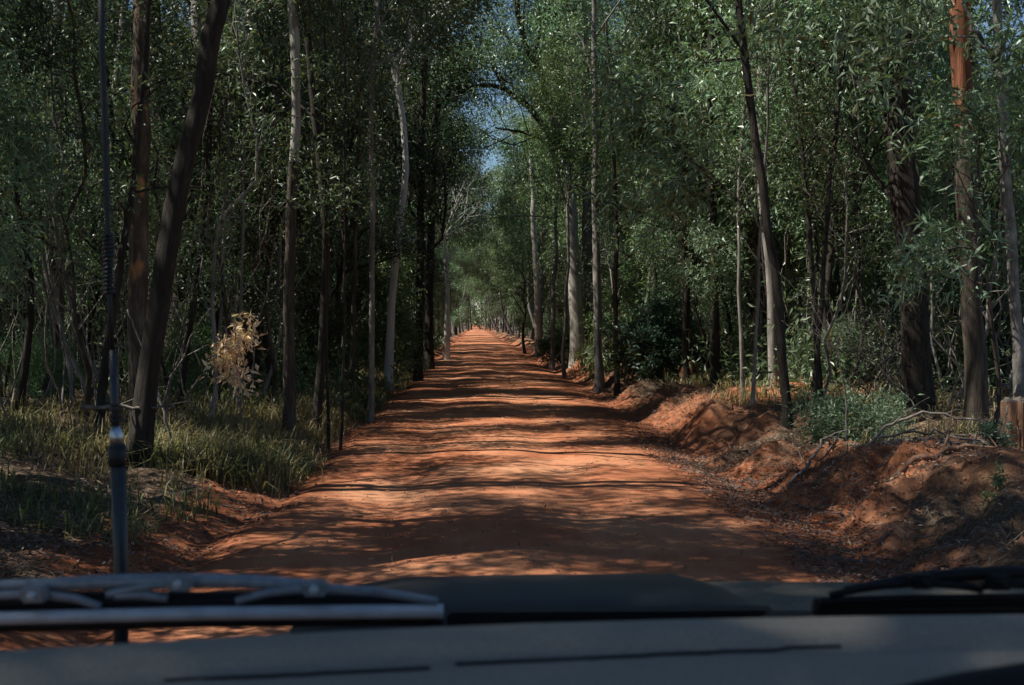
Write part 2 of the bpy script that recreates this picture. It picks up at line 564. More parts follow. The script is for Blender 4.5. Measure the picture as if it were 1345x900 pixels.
gum_protos = []
specs = [(101, 17, 0.17, BARK_BROWN, LEAF_GUM), (102, 19, 0.21, BARK_DARK, LEAF_GREY), (103, 15, 0.13, BARK_GREY, LEAF_GUM),
         (104, 20, 0.22, BARK_GREY, LEAF_GREY), (105, 14, 0.11, BARK_BROWN, LEAF_GREEN), (106, 16, 0.15, BARK_SCRIBBLE, LEAF_GREY)]
for sd, h, r0, bk, lf in specs:
    gum_protos.append(proto(sd, h, r0, GUM, bk, lf, 0.14, 0.17, 0.042))
wattle_protos = []
specs = [(201, 7.5, 0.06, BARK_GREY, LEAF_GREEN, 1), (202, 6.0, 0.05, BARK_DARK, LEAF_GREY, 1), (203, 8.5, 0.07, BARK_BROWN, LEAF_GUM, 1),
         (204, 5.0, 0.04, BARK_GREY, LEAF_GREEN, 1), (205, 7.0, 0.055, BARK_DARK, LEAF_GREY, 1)]
for sd, h, r0, bk, lf, st in specs:
    wattle_protos.append(proto(sd, h, r0, WATTLE, bk, lf, 0.09, 0.13, 0.030, stems=st))
arch_protos = []
ARCH = dict(GUM, kids=[13, 7, 5], start=[0.28, 0.2, 0.2], len=[4.4, 2.0, 0.9], leaves=38, fluff=.22)
for sd, h, r0, bk, lf in [(151, 14, 0.15, BARK_GREY, LEAF_GREEN), (152, 16, 0.17, BARK_BROWN, LEAF_GREY), (153, 12, 0.13, BARK_DARK, LEAF_GREEN)]:
    arch_protos.append(proto(sd, h, r0, ARCH, bk, lf, 0.16, 0.19, 0.05))
low_protos = []
LOWW = dict(WATTLE, kids=[13, 5, 4], start=[0.06, 0.15, 0.2], len=[1.7, .9, .5], leaves=70)
for sd, h, r0, bk, lf in [(251, 4.6, .045, BARK_GREY, LEAF_GREEN), (252, 3.6, .035, BARK_BROWN, LEAF_GREY), (253, 5.6, .05, BARK_DARK, LEAF_GUM)]:
    low_protos.append(proto(sd, h, r0, LOWW, bk, lf, 0.1, 0.12, 0.028))
pole_protos = []
for sd, h, r0, bk, lf in [(301, 6, 0.032, BARK_GREY, LEAF_GREY), (302, 7.5, 0.042, BARK_BROWN, LEAF_GUM), (303, 5, 0.026, BARK_GREY, LEAF_GREEN),
                          (304, 8, 0.05, BARK_DARK, LEAF_GUM)]:
    pole_protos.append(proto(sd, h, r0, POLE, bk, lf, 0.12, 0.10, 0.024))
shrub_protos = []
for sd, h, r0, bk, lf, st in [(401, 1.3, 0.018, BARK_GREY, LEAF_GREEN, 5), (402, 1.8, 0.02, BARK_BROWN, LEAF_GUM, 5), (403, 1.0, 0.014, BARK_BROWN, LEAF_GREY, 6)]:
    shrub_protos.append(proto(sd, h, r0, SHRUB, bk, lf, 0.05, 0.075, 0.02, stems=st))
dead_proto = proto(411, 1.5, 0.016, DEADBUSH, TWIG_DEAD, LEAF_GUM, 0.07, 0.06, 0.02, stems=5)


# ---- the trees one can tell apart
def hero(name, label, seed, d, pts_px, wpx, bark, leafmat, H=14, P=None, start_h=5.0, limbs=None, group=None, ln=0.15, wd=0.038,
         crown=True, lower=None, taper=0.6, wob=0.05, dy=0.0, upper=None):
    """a tree standing at distance d, its trunk through the given sight points, on up to height H"""
    pl = Plant(seed); r = pl.r
    base = W(*pts_px[0], d)
    bx, by = base[0], d
    bz = gz1(bx, by)
    pts = [np.array([bx, by, bz - 0.2])]
    for i, (px, py) in enumerate(pts_px[1:]):
        q = W(px, py, d + dy * (i + 1))
        if q[2] > pts[-1][2] + 0.2: pts.append(q)
    while pts[-1][2] < bz + H:
        dd = pts[-1] - pts[-2]
        dd = dd / max(dd[2], 0.3); dd[0] *= 0.75
        pts.append(pts[-1] + dd * 1.6 + np.array([r.normal() * 0.12, r.normal() * 0.12, 0]))
    pts = np.array(pts)
    # resample
    s = np.concatenate([[0], np.cumsum(np.linalg.norm(np.diff(pts, axis=0), axis=1))])
    n = max(14, int(s[-1] / 0.55)); u = np.linspace(0, s[-1], n)
    pp = np.stack([np.interp(u, s, pts[:, k]) for k in range(3)], 1)
    for _ in range(2): pp[1:-1] = (pp[:-2] + 2 * pp[1:-1] + pp[2:]) / 4
    pp[1:, :2] += r.normal(size=(n - 1, 2)) * 0.012
    r0 = wpx / F * d / 2
    rr = r0 * (1 - taper * (u / s[-1]) ** 1.1)
    rr = rr * (1 + 0.35 * np.exp(-u / 0.35)) * (1 + 0.04 * r.normal(size=n))
    pp -= np.array([bx, by, bz])
    root = bpy.data.objects.new(name, None); COL.objects.link(root); root.location = (bx, by, bz)
    top(root, label, "tree", group)
    cut = n
    if upper:
        cut = int(np.argmin(np.abs(pp[:, 2] - upper[0])))
        T2 = Tubes(); T2.add(pp[cut:], rr[cut:] * 1.01, 14, r, 0.03)
        link("smooth_bark", T2.mesh("smooth_bark", upper[1]), root, label=upper[2])
    lo = 0
    if lower:
        lo = int(np.argmin(np.abs(pp[:, 2] - lower[0])))
        T2 = Tubes(); T2.add(pp[:lo + 1], rr[:lo + 1] * 1.01, 14, r, 0.03)
        link("smooth_bark", T2.mesh("smooth_bark", lower[1]), root, label=lower[2])
    pl.T.add(pp[lo:cut + 1], rr[lo:cut + 1], 14, r, wob)
    P = dict(P or GUM)
    st = float(np.interp(start_h, pp[:, 2], np.arange(n))) / (n - 1)
    pl.spawn(pp, rr, s[-1], 0, P, start=st)
    for lb in (limbs or []):
        # a limb or dead branch one can see: sight points and thickness in pixels
        lp = np.array([W(px, py, d + ddy) for px, py, ddy in lb[0]]) - np.array([bx, by, bz])
        m = len(lp); t = np.linspace(0, m - 1, m * 4)
        q = np.stack([np.interp(t, np.arange(m), lp[:, k]) for k in range(3)], 1)
        for _ in range(2): q[1:-1] = (q[:-2] + 2 * q[1:-1] + q[2:]) / 4
        q[1:-1] += r.normal(size=(len(q) - 2, 3)) * 0.012
        lr = np.linspace(lb[1], lb[2], len(q)) / F * d / 2
        if len(lb) > 4:
            T3 = Tubes(); T3.add(q, lr, 7, r, 0.06, cap=True)
            link("dead_branch", T3.mesh("dead_branch", lb[4]), root)
        else:
            pl.T.add(q, lr, 8, r, 0.05)
        if lb[3]:
            P2 = dict(P); P2['kids'] = [lb[3], 5, 4]; pl.spawn(q, lr, 3, 0, P2, start=0.35)
    link("trunk", pl.trunk_mesh("trunk", bark), root)
    if crown and pl.c:
        link("crown", pl.crown_mesh("crown", leafmat, ln, wd), root)
    return root


HG = dict(GUM, kids=[7, 5, 4], leaves=44, fluff=0.22)
HS = dict(GUM, kids=[6, 4, 3], leaves=50, len=[2.2, 1.1, 0.6], fluff=0.22)
# left of the road
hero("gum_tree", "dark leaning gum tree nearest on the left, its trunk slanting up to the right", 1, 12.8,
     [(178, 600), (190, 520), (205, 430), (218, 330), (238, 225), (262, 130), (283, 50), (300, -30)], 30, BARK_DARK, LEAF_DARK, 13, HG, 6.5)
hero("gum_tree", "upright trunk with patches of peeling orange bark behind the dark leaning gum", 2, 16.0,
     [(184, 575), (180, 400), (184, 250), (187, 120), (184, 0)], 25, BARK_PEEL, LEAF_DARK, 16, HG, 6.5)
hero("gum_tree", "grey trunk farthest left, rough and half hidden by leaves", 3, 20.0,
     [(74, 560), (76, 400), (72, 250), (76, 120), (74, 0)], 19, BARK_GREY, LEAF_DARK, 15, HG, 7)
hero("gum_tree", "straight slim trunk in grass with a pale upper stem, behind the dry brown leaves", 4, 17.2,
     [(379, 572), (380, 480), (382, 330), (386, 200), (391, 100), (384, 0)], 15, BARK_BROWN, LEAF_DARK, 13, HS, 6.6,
     upper=(4.0, BARK_PALE, "upper stem with sunlight put into its pale colour"))  # paler bark colour stands in for sunlight on the upper stem
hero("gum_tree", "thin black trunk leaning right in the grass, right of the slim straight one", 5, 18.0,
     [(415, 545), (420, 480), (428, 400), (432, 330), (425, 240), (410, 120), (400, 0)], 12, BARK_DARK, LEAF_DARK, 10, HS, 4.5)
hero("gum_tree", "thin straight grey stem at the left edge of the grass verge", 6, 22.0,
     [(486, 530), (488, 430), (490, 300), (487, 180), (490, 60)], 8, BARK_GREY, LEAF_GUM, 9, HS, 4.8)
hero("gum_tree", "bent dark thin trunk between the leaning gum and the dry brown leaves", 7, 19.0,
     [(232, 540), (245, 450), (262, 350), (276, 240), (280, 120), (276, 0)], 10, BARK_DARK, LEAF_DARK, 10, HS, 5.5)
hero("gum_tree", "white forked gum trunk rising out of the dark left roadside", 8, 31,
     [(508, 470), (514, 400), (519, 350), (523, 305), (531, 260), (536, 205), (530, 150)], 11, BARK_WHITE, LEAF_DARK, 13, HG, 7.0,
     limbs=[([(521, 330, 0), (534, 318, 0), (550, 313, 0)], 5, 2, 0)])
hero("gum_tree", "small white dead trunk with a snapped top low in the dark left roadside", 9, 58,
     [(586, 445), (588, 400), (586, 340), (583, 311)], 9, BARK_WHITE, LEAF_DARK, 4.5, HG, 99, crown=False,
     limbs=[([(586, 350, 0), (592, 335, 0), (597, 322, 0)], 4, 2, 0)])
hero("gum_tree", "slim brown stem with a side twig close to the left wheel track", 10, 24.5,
     [(462, 520), (463, 440), (466, 360), (470, 250), (474, 100)], 7, BARK_BROWN, LEAF_GUM, 9, HS, 5)
# dark overhanging trees shading the left roadside
hero("gum_tree", "dark leafy gum overhanging the left half of the road", 11, 37,
     [(549, 475), (551, 400), (553, 300), (555, 150), (562, 0)], 12, BARK_DARK, LEAF_GUM, 13, dict(GUM, kids=[14, 6, 5], len=[3.0, 1.5, .8], leaves=48, fluff=0.2), 3.4, ln=.18, wd=.045)
hero("gum_tree", "second dark leafy gum on the left, leaning out toward the far road", 12, 46,
     [(563, 465), (564, 400), (566, 300), (572, 150), (580, 30)], 12, BARK_DARK, LEAF_GUM, 15, dict(GUM, kids=[14, 6, 5], len=[3.2, 1.6, .8], leaves=48, fluff=0.2), 3.6, ln=.18, wd=.045)
# right of the road
BIG = dict(GUM, kids=[5, 5, 4], leaves=55, len=[3.0, 1.8, 0.9], fluff=0.3)
hero("gum_tree", "thick pale trunk, left of the pair beside the road, under the big spreading crown", 13, 44,
     [(759, 482), (757, 420), (754, 350), (750, 280), (744, 225), (735, 160), (732, 90), (730, 0)], 19, BARK_BROWN, LEAF_GREY, 14, BIG, 11,
     limbs=[([(745, 262, 0), (722, 175, .3), (694, 140, .5), (655, 112, .8), (620, 112, 1), (592, 130, 1)], 12, 3, 9),
            ([(740, 225, 0), (728, 155, -.4), (712, 95, -.6), (690, 60, -.8), (680, 20, -1), (672, -30, -1)], 11, 6, 9),
            ([(738, 205, 0), (708, 180, .5), (680, 172, .8), (650, 168, 1)], 6, 2, 5)], taper=0.45, lower=(7.2, BARK_PALE, "smooth pale lower trunk"))
hero("gum_tree", "darker trunk, right of the pair beside the road, with many upswept limbs", 14, 46.5,
     [(777, 480), (775, 400), (772, 300), (771, 200), (770, 130), (768, 60), (764, 0)], 16, BARK_GREY, LEAF_GUM, 15, BIG, 11,
     limbs=[([(770, 150, 0), (792, 105, .3), (812, 70, .6), (828, 30, .8), (832, -20, 1)], 9, 4, 9),
            ([(770, 185, 0), (748, 120, -.4), (752, 60, -.5), (748, 0, -.6)], 8, 4, 8),
            ([(768, 220, 0), (752, 150, -1.5), (735, 118, -1.7), (722, 120, -2)], 3.2, 1.4, 0, TWIG_DEAD)], taper=0.45)
hero("gum_tree", "slim straight grey trunk in front of the pale pair of trunks", 15, 31.5,
     [(788, 502), (785, 420), (783, 330), (781, 240), (783, 150), (779, 60), (781, 0)], 11, BARK_GREY, LEAF_GREY, 12, HS, 6.4,
     limbs=[([(783, 225, 0), (790, 160, 0), (797, 120, 0), (822, 84, 0), (850, 82, 0), (874, 100, 0)], 4.0, 1.6, 0, TWIG_DEAD)])
hero("gum_tree", "thin crooked stem just right of the slim straight grey trunk", 16, 30,
     [(809, 500), (810, 440), (806, 370), (812, 300), (806, 200)], 7, BARK_BROWN, LEAF_GREEN, 9, HS, 3.0)
hero("gum_tree", "far pale stem standing high and bare between road and thick pale trunk", 17, 62,
     [(708, 465), (706, 400), (703, 330), (700, 260), (697, 190)], 9, BARK_PALE, LEAF_GREY, 15, BIG, 11)
hero("gum_tree", "grey trunk near the far right mound beside the road", 18, 66,
     [(709, 468), (708, 440), (710, 400), (712, 350)], 8, BARK_GREY, LEAF_GREEN, 11, dict(BIG, kids=[8, 5, 4]), 3)
hero("gum_tree", "trunk with a burnt red foot behind the blue green bush", 19, 27,
     [(908, 502), (906, 450), (900, 380), (899, 300), (893, 150), (890, 0)], 10, BARK_BROWN, LEAF_GREY, 12, HS, 5)
hero("gum_tree", "dark trunk between the red footed trunk and the leaning one", 20, 24,
     [(941, 510), (940, 420), (938, 300), (930, 170), (935, 40)], 13, BARK_DARK, LEAF_GREY, 12, HS, 5)
hero("gum_tree", "dark trunk leaning left on the bank lip, above the gullied red slope", 21, 16.5,
     [(1036, 545), (1030, 470), (1021, 390), (1012, 320), (1002, 240), (985, 130), (972, 20)], 13, BARK_DARK, LEAF_GREY, 12, HS, 4.6,
     limbs=[([(1010, 310, 0), (975, 268, .2), (940, 235, .4), (905, 205, .6)], 4, 2, 2)])
hero("gum_tree", "pale grey trunk right behind the dark leaning one on the bank", 22, 21,
     [(1018, 520), (1014, 440), (1012, 360), (1003, 290), (998, 180), (1000, 60)], 13, BARK_GREY, LEAF_GREEN, 12, HS, 5)
hero("gum_tree", "massive black trunk, the thickest on the right, forking near the frame's top", 23, 17.5,
     [(1208, 548), (1206, 460), (1200, 370), (1193, 280), (1186, 190), (1180, 110), (1176, 30)], 40, BARK_DARK, LEAF_GREY, 15, HG, 5.6, taper=0.35,
     limbs=[([(1196, 320, 0), (1178, 230, .2), (1166, 150, .4), (1158, 90, .5), (1150, 20, .6)], 20, 14, 3),
            ([(1194, 300, 0), (1150, 230, .3), (1120, 190, .4), (1085, 140, .6)], 7, 3, 3)], wob=0.08)
hero("gum_tree", "tall trunk with smooth glowing orange upper bark left of the stump", 24, 15.5,
     [(1281, 555), (1279, 450), (1275, 350), (1271, 260), (1267, 160), (1263, 80), (1257, -20)], 29, BARK_BROWN, LEAF_GREY, 15, HG, 6.4,
     taper=0.3, wob=0.07, upper=(3.86, BARK_ORANGE, "smooth orange red upper bark"))
hero("gum_tree", "mottled pale grey trunk rising just behind the sawn stump", 25, 13.2,
     [(1341, 560), (1338, 460), (1332, 370), (1322, 270), (1316, 170), (1316, 90), (1307, -10)], 15, BARK_SCRIBBLE, LEAF_GREY, 12, HS, 6.0,
     limbs=[([(1318, 90, 0), (1300, 70, 0), (1285, 45, 0), (1270, 18, 0), (1262, -8, 0)], 7, 4, 1)])
k = 0
for (px, py, d, w, leanpx, txt) in [(1068, 536, 17, 7, 12, "thin dark stem on the bank, nearest right of the leaning trunk"),
                                    (1078, 530, 18.5, 8, -10, "slightly thicker dark stem leaning left beside the drain pit"),
                                    (1100, 520, 20, 7, -22, "thin stem leaning left above the red heap"),
                                    (987, 535, 18, 5, 8, "whip thin pale stem left of the leaning trunk"),
                                    (1116, 548, 14.6, 3.5, -16, "bare pale stick standing in the drain pit"),
                                    (976, 525, 20, 5, -6, "thin stem left of the whip thin pale one"),
                                    (1145, 525, 21, 6, -14, "thin dark stem just left of the massive black trunk"),
                                    (1250, 520, 22, 6, 4, "small whitish stem showing between the black and orange trunks"),
                                    (864, 500, 33, 6, -5, "slender stem standing behind the blue green bush"),
                                    (312, 540, 19, 5, 4, "thin pale stem directly behind the dry brown leaves"),
                                    (283, 545, 20, 5, 8, "thin wavy pale stem left of the dry brown leaves"),
                                    (446, 560, 17, 4, 6, "thin reddish stem at the grass edge right of the black trunk"),
                                    (432, 555, 17.3, 4, -3, "very thin dark stem touching the black leaning trunk"),
                                    (1005, 510, 25, 6, -10, "slender grey stem in shade behind the bank")]:
    short = "stick" in txt
    hero("sapling", txt, 500 + k, d, [(px, py), (px + leanpx * .4, py - 60), (px + leanpx, py - 150), (px + leanpx * 1.6, py - 260)] if not short
         else [(px, py), (px - 7, py - 45), (px - 16, py - 88)], w,
         BARK_GREY if ("pale" in txt or "white" in txt or "grey" in txt) else BARK_DARK, LEAF_GUM, 1.0 if short else 6.5,
         dict(POLE, kids=[10, 5], len=[1.0, .5], leaves=40), 99 if short else 2.6, crown=not short, ln=0.10, wd=0.022)
    k += 1

# burnt red foot of the trunk behind the blue green bush: an old termite mound at its base
mp = W(905, 500, 26.6)
T = Tubes()
zz = np.linspace(0, 0.62, 9)
T.add(np.stack([np.zeros(9), np.zeros(9), zz - .1], 1), 0.19 * np.sqrt(np.clip(1 - (zz / 0.66) ** 2.2, 0.02, 1)), 14, np.random.default_rng(3), 0.08, cap=True)
TERM = plain("termite_mound_clay", (0.20, 0.065, 0.035), 0.95, nscale=12, bump=0.8)
top(link("termite_mound", T.mesh("termite_mound", TERM), loc=(mp[0], 26.6, gz1(mp[0], 26.6))),
    "small red brown clay mound at the foot of a trunk behind the blue green bush", "termite mound")

# ---- wattles and bushes one can tell apart
def spot(px, d):
    return W(px, 425, d)[0]

WBIG = dict(WATTLE, kids=[16, 6, 5], start=[0.25, 0.2, 0.2], len=[2.3, 1.1, 0.6], leaves=32, fluff=0.13)
def leafy(name, label, seed, px, d, h, r0, P, bark, lf, ln, wd, stems=1, cat="tree", lean=(0, 0), amp=.08):
    pr = proto(seed, h, r0, P, bark, lf, amp, ln, wd, lean, stems)
    return place(name, pr, spot(px, d), d, 1, 0, (0, 0), label, cat)

leafy("wattle_tree", "bright sunlit wattle with sickle leaves filling the upper right above the bank", 601, 1075, 21, 8.5, .08, WBIG, BARK_DARK, LEAF_GREY, .20, .036)
leafy("wattle_tree", "bright green feathery wattle between the slim grey trunk and the bank", 602, 905, 26, 9, .07, WBIG, BARK_DARK, LEAF_GREEN, .20, .036)
leafy("wattle_tree", "leafy wattle behind the massive black trunk", 603, 1165, 24, 8.5, .07, WBIG, BARK_DARK, LEAF_GREY, .20, .036)
leafy("wattle_tree", "light green wattle leaning over the far right roadside beside the grassy mound", 604, 690, 72, 9, .09, WBIG, BARK_DARK, LEAF_GREEN, .2, .04)
leafy("wattle_tree", "pale green rounded wattle right of the slim grey trunk", 605, 845, 36, 7.0, .07, dict(WBIG, start=[.15, .2, .2]), BARK_GREY, LEAF_GREEN, .15, .026)
leafy("wattle_tree", "olive wattle on the left behind the leaning gum", 606, 130, 21, 8, .07, WBIG, BARK_DARK, LEAF_GUM, .13, .026)
leafy("wattle_tree", "olive wattle behind the slim straight trunk on the left", 607, 345, 24, 8.5, .07, WBIG, BARK_DARK, LEAF_GUM, .13, .026)
leafy("wattle_tree", "dull green wattle behind the thin stems at the left verge", 608, 450, 30, 8.5, .08, WBIG, BARK_DARK, LEAF_GREEN, .14, .028)
leafy("wattle_tree", "leafy wattle at the far left edge of the view", 609, 18, 17.5, 7.5, .06, WBIG, BARK_DARK, LEAF_GREEN, .12, .025)
leafy("wattle_tree", "light green wattle whose crown hides the upper part of the thick pale trunk", 620, 725, 47, 12, .08, dict(WBIG, start=[.45, .2, .2], len=[3.4, 1.6, .8]), BARK_GREY, LEAF_GREEN, .16, .032)
leafy("wattle_tree", "light wattle whose crown stands before the fork of the thick pale trunk", 624, 742, 39.5, 10, .06, dict(WBIG, start=[.55, .2, .2], len=[2.0, 1.0, .6]), BARK_GREY, LEAF_GREEN, .17, .034)
leafy("wattle_tree", "bushy wattle bulging over the left road edge below the white trunk", 622, 516, 34, 3.2, .04, dict(WBIG, kids=[12, 5, 4], len=[1.3, .7, .4], start=[.08, .2, .2]), BARK_DARK, LEAF_GREEN, .16, .035)
leafy("young_gum", "young gum with clusters of big drooping leaves in front of the orange barked trunk", 610, 1296, 13.0, 3.9, .03,
      dict(WATTLE, kids=[12, 4, 3], start=[.42, .25, .2], len=[1.0, .5, .3], leaves=15, fluff=.07, droop=.25), BARK_BROWN, LEAF_GREY, .17, .032)
leafy("bush", "blue green broad leaved bush on the right verge near the slim grey trunk", 611, 845, 28, 1.25, .02,
      dict(SHRUB, leaves=26), BARK_BROWN, LEAF_BLUE, .12, .055, 6, "bush")
leafy("bush", "taller blue green bush just right of the broad leaved one", 612, 878, 29.5, 1.7, .02, dict(SHRUB, leaves=20), BARK_BROWN, LEAF_BLUE, .11, .05, 4, "bush")
leafy("bush", "low feathery green bush beside the drain pit left of the massive black trunk", 613, 1135, 15.6, .55, .012,
      dict(SHRUB, leaves=30, len=[.6, .3]), BARK_BROWN, LEAF_GREY, .09, .016, 7, "bush")
leafy("bush", "small green bush at the foot of the far grassy mound", 614, 735, 50, 1.2, .02, SHRUB, BARK_BROWN, LEAF_GREEN, .1, .03, 6, "bush")
leafy("seedling", "small leafy seedling growing at the foot of the stump", 615, 1312, 11.4, .28, .006,
      dict(SHRUB, kids=[4, 3], len=[.14, .07], leaves=10, fluff=.03), BARK_BROWN, LEAF_BLUE, .055, .02, 3, "plant", amp=.01)
leafy("seedling", "tiny dark seedling standing alone on the littered bank in front of the stump", 616, 1307, 9.9, .26, .006,
      dict(SHRUB, kids=[4, 3], len=[.07, .04], leaves=12, fluff=.015), BARK_BROWN, LEAF_GUM, .045, .014, 2, "plant", amp=.01)
# branch of dry brown leaves on the left
pr = proto(617, 1.45, .012, dict(SHRUB, kids=[7, 5], start=[.45, .15], len=[.34, .2], leaves=11, fluff=.09, droop=1.2), BARK_GREY, LEAF_BROWN, .03, .11, .042, (0.02, 0), 1)
place("dead_sapling", pr, spot(322, 15.2), 15.2, 1, 0, (0, 0), "dead sapling holding a bright clump of dry brown leaves among the left trees", "sapling")

# ------------------------------------------------------------------ the wood around: individuals, copied
rng = random.Random(77)
taken = []


def free(x, y, m):
    for a, b in taken:
        if (a - x) ** 2 + (b - y) ** 2 < m * m: return False
    taken.append((x, y)); return True


def side_of(x): return "left" if x < 0 else "right"


def scatter(protos, n, name, ymin, ymax, marg_l, marg_r, mind, lab, cat, grp, smin, smax, bias=1.6, wedge=(0.43, 0.48), hug=0.0, tilt=0.04):
    cnt = 0; tries = 0
    while cnt < n and tries < n * 80:
        tries += 1
        y = ymin + (ymax - ymin) * rng.random() ** bias
        wl = wedge[0] * y + 2; wr = wedge[1] * y + 2
        if rng.random() < hug:
            t = rng.random() ** 1.5 * 5.0
            x = -marg_l - t if rng.random() < 0.5 else marg_r + t
        else:
            x = rng.uniform(-wl, wr)
        if -marg_l < x < marg_r: continue
        if x < -wl or x > wr: continue
        if not free(x, y, mind): continue
        s = rng.uniform(smin, smax)
        sd = side_of(x)
        place(name, rng.choice(protos), x, y, s, rng.uniform(0, 6.28), (rng.gauss(0, tilt), rng.gauss(0, tilt)),
              lab.format(sd), cat, grp.format(sd))
        cnt += 1
    return cnt


for i, (x, y, s) in enumerate([(-3.2, 76, 1.1), (3.7, 84, 1.15), (-3.0, 90, 1.15), (-4.2, 50, .95), (-4.4, 56, 1.0), (5.4, 50, .95), (-4.6, 64, 1.05), (-4.4, 72, 1.0), (-4.2, 84, 1.0), (-3.6, 97, 1.2), (-3.2, 112, 1.2), (-2.9, 130, 1.3), (-2.7, 150, 1.3), (-2.6, 175, 1.2),
                               (-2.4, 205, 1.3), (-2.2, 240, 1.4), (-1.6, 285, 1.4), (-1.0, 330, 1.5),
                               (5.6, 56, .9), (5.2, 66, 1.0), (5.0, 80, 1.0), (4.6, 92, 1.05), (4.3, 106, 1.1), (4.2, 122, 1.1), (4.0, 142, 1.2), (3.8, 165, 1.2),
                               (3.7, 192, 1.3), (3.6, 225, 1.3), (3.4, 265, 1.4), (3.0, 310, 1.5), (1.0, 352, 1.5), (-2.5, 356, 1.5), (4.5, 350, 1.4), (-6, 352, 1.4), (8, 355, 1.5)]):
    x += -0.35 if x < 0 else 0.35
    free(x, y, .5)
    place("gum_tree", arch_protos[(i * 7) % 3], x, y, s, i * 2.1, (0, (0.15 if i < 3 or y > 105 else 0.07) * (1 if x < 0 else -1)),
          "one of the bushy gums arching over the far road from its {} side".format(side_of(x)), "tree", "gums arching over the far road from the {}".format(side_of(x)))
scatter(gum_protos, 90, "gum_tree", 22, 120, 4.2, 5.4, 1.9, "one of the slender gum trees standing in the wood {} of the road", "tree",
        "gum trees in the wood {} of the road", 0.75, 1.15, 1.3, hug=0.4)
scatter(gum_protos, 70, "gum_tree", 120, 330, 4.0, 4.6, 2.2, "one of the far gum trees lining the road on its {} side", "tree",
        "far gum trees {} of the road", 0.8, 1.1, 1.2, wedge=(0.12, 0.14), hug=0.7)
scatter(wattle_protos, 190, "wattle_tree", 22, 75, 4.3, 5.6, 1.1, "one of the leafy wattles growing between the trunks {} of the road", "tree",
        "wattles under the gum trees {} of the road", 0.7, 1.25, 1.35, hug=0.35)
scatter(wattle_protos, 60, "wattle_tree", 75, 260, 3.4, 3.9, 1.5, "one of the far wattles crowding the road on its {} side", "tree",
        "far wattles {} of the road", 0.9, 1.5, 1.1, wedge=(0.2, 0.22), hug=0.6)
scatter(low_protos, 110, "young_wattle", 26, 130, 3.9, 5.0, 1.1, "one of the young wattles leafy down to the ground {} of the road", "tree",
        "low young wattles {} of the road", 0.7, 1.3, 1.0, hug=0.6)
cnt = 0
while cnt < 34:
    x, y = rng.uniform(-32, -12), rng.uniform(11, 66)
    if x < -0.45 * y - 12 or not free(x, y, 1.6): continue
    place("gum_tree", rng.choice(gum_protos), x, y, rng.uniform(.9, 1.1), rng.uniform(0, 6.28), (0, 0), "one of the gum trees standing deep in the dark wood left of the road",
          "tree", "gum trees deep in the dark wood left of the road")
    cnt += 1
scatter(pole_protos, 55, "sapling", 14.5, 30, 3.3, 60, 0.5, "one of the crooked slim saplings close behind the grass on the {} of the road", "sapling",
        "slim saplings close behind the {} grass", 0.6, 1.1, 1.0, wedge=(0.43, 0.1), tilt=0.1)
scatter(pole_protos, 200, "sapling", 18, 60, 3.6, 5.0, 0.6, "one of the thin bare saplings standing in the wood {} of the road", "sapling",
        "thin saplings {} of the road", 0.7, 1.2, 1.1, hug=0.2, tilt=0.08)
scatter(shrub_protos, 120, "bush", 19.5, 70, 3.6, 5.6, 0.6, "one of the low leafy bushes on the floor of the wood {} of the road", "bush",
        "low bushes {} of the road", 0.7, 1.5, 1.2, hug=0.3, tilt=0.1)
scatter([dead_proto], 40, "dead_bush", 18, 50, 3.8, 6.0, 0.8, "one of the grey bare twiggy bushes under the trees {} of the road", "bush",
        "dead twiggy bushes {} of the road", 0.7, 1.5, 1.2, hug=0.3, tilt=0.15)
# trees beside and behind the car, whose shade falls over the road ahead
for (x, y, i, s) in [(-5.0, 4.7, 3, 1.0), (-5.6, 8.6, 1, 1.05), (-5.6, 3.0, 0, .85), (-6.2, 7.2, 4, 1.0), (-5.8, 10.6, 2, .9), (-7.9, 12.3, 5, 1.0), (-8.5, 5.0, 1, .95), (-10, 9.5, 0, 1.0), (-6.4, -1.5, 5, .85), (-11, 2.5, 3, 1.0),
                     (-12, 14.5, 2, 1.0), (-9.2, 16.5, 4, 1.0), (-5.0, -5, 4, .9), (7.5, 6.2, 2, .8), (8.5, 0.5, 3, .9)]:
    if free(x, y, 1.0):
        place("gum_tree", gum_protos[i], x, y, s, rng.uniform(0, 6.28), (0, 0), "one of the gum trees level with the car on the {} of the road".format(side_of(x)),
              "tree", "gum trees level with the car {} of the road".format(side_of(x)))

for (x, y, i, s) in [(-4.9, 6.0, 0, 1.0), (-5.3, 9.0, 2, 1.1), (-6.9, 10.0, 4, 1.1), (-7.0, 14.6, 1, 1.1), (-4.7, 1.5, 1, 1.0)]:
    place("wattle_tree", wattle_protos[i], x, y, s, i * 1.9, (0, 0), "one of the wattles level with the car on the left of the road", "tree", "wattles level with the car left of the road")

for (x, y, i, s) in [(-5.6, -1.6, 0, 1.0), (-4.6, -3.4, 1, 1.0), (-8.0, -1.5, 2, 1.1)]:  # out of view, added so their crowns keep sun off the dashboard
    place("gum_tree", arch_protos[i], x, y, s, i * 1.3, (0, 0), "one of the unseen bushy gums added to shade the car from the left", "tree", "bushy gums shading the car")

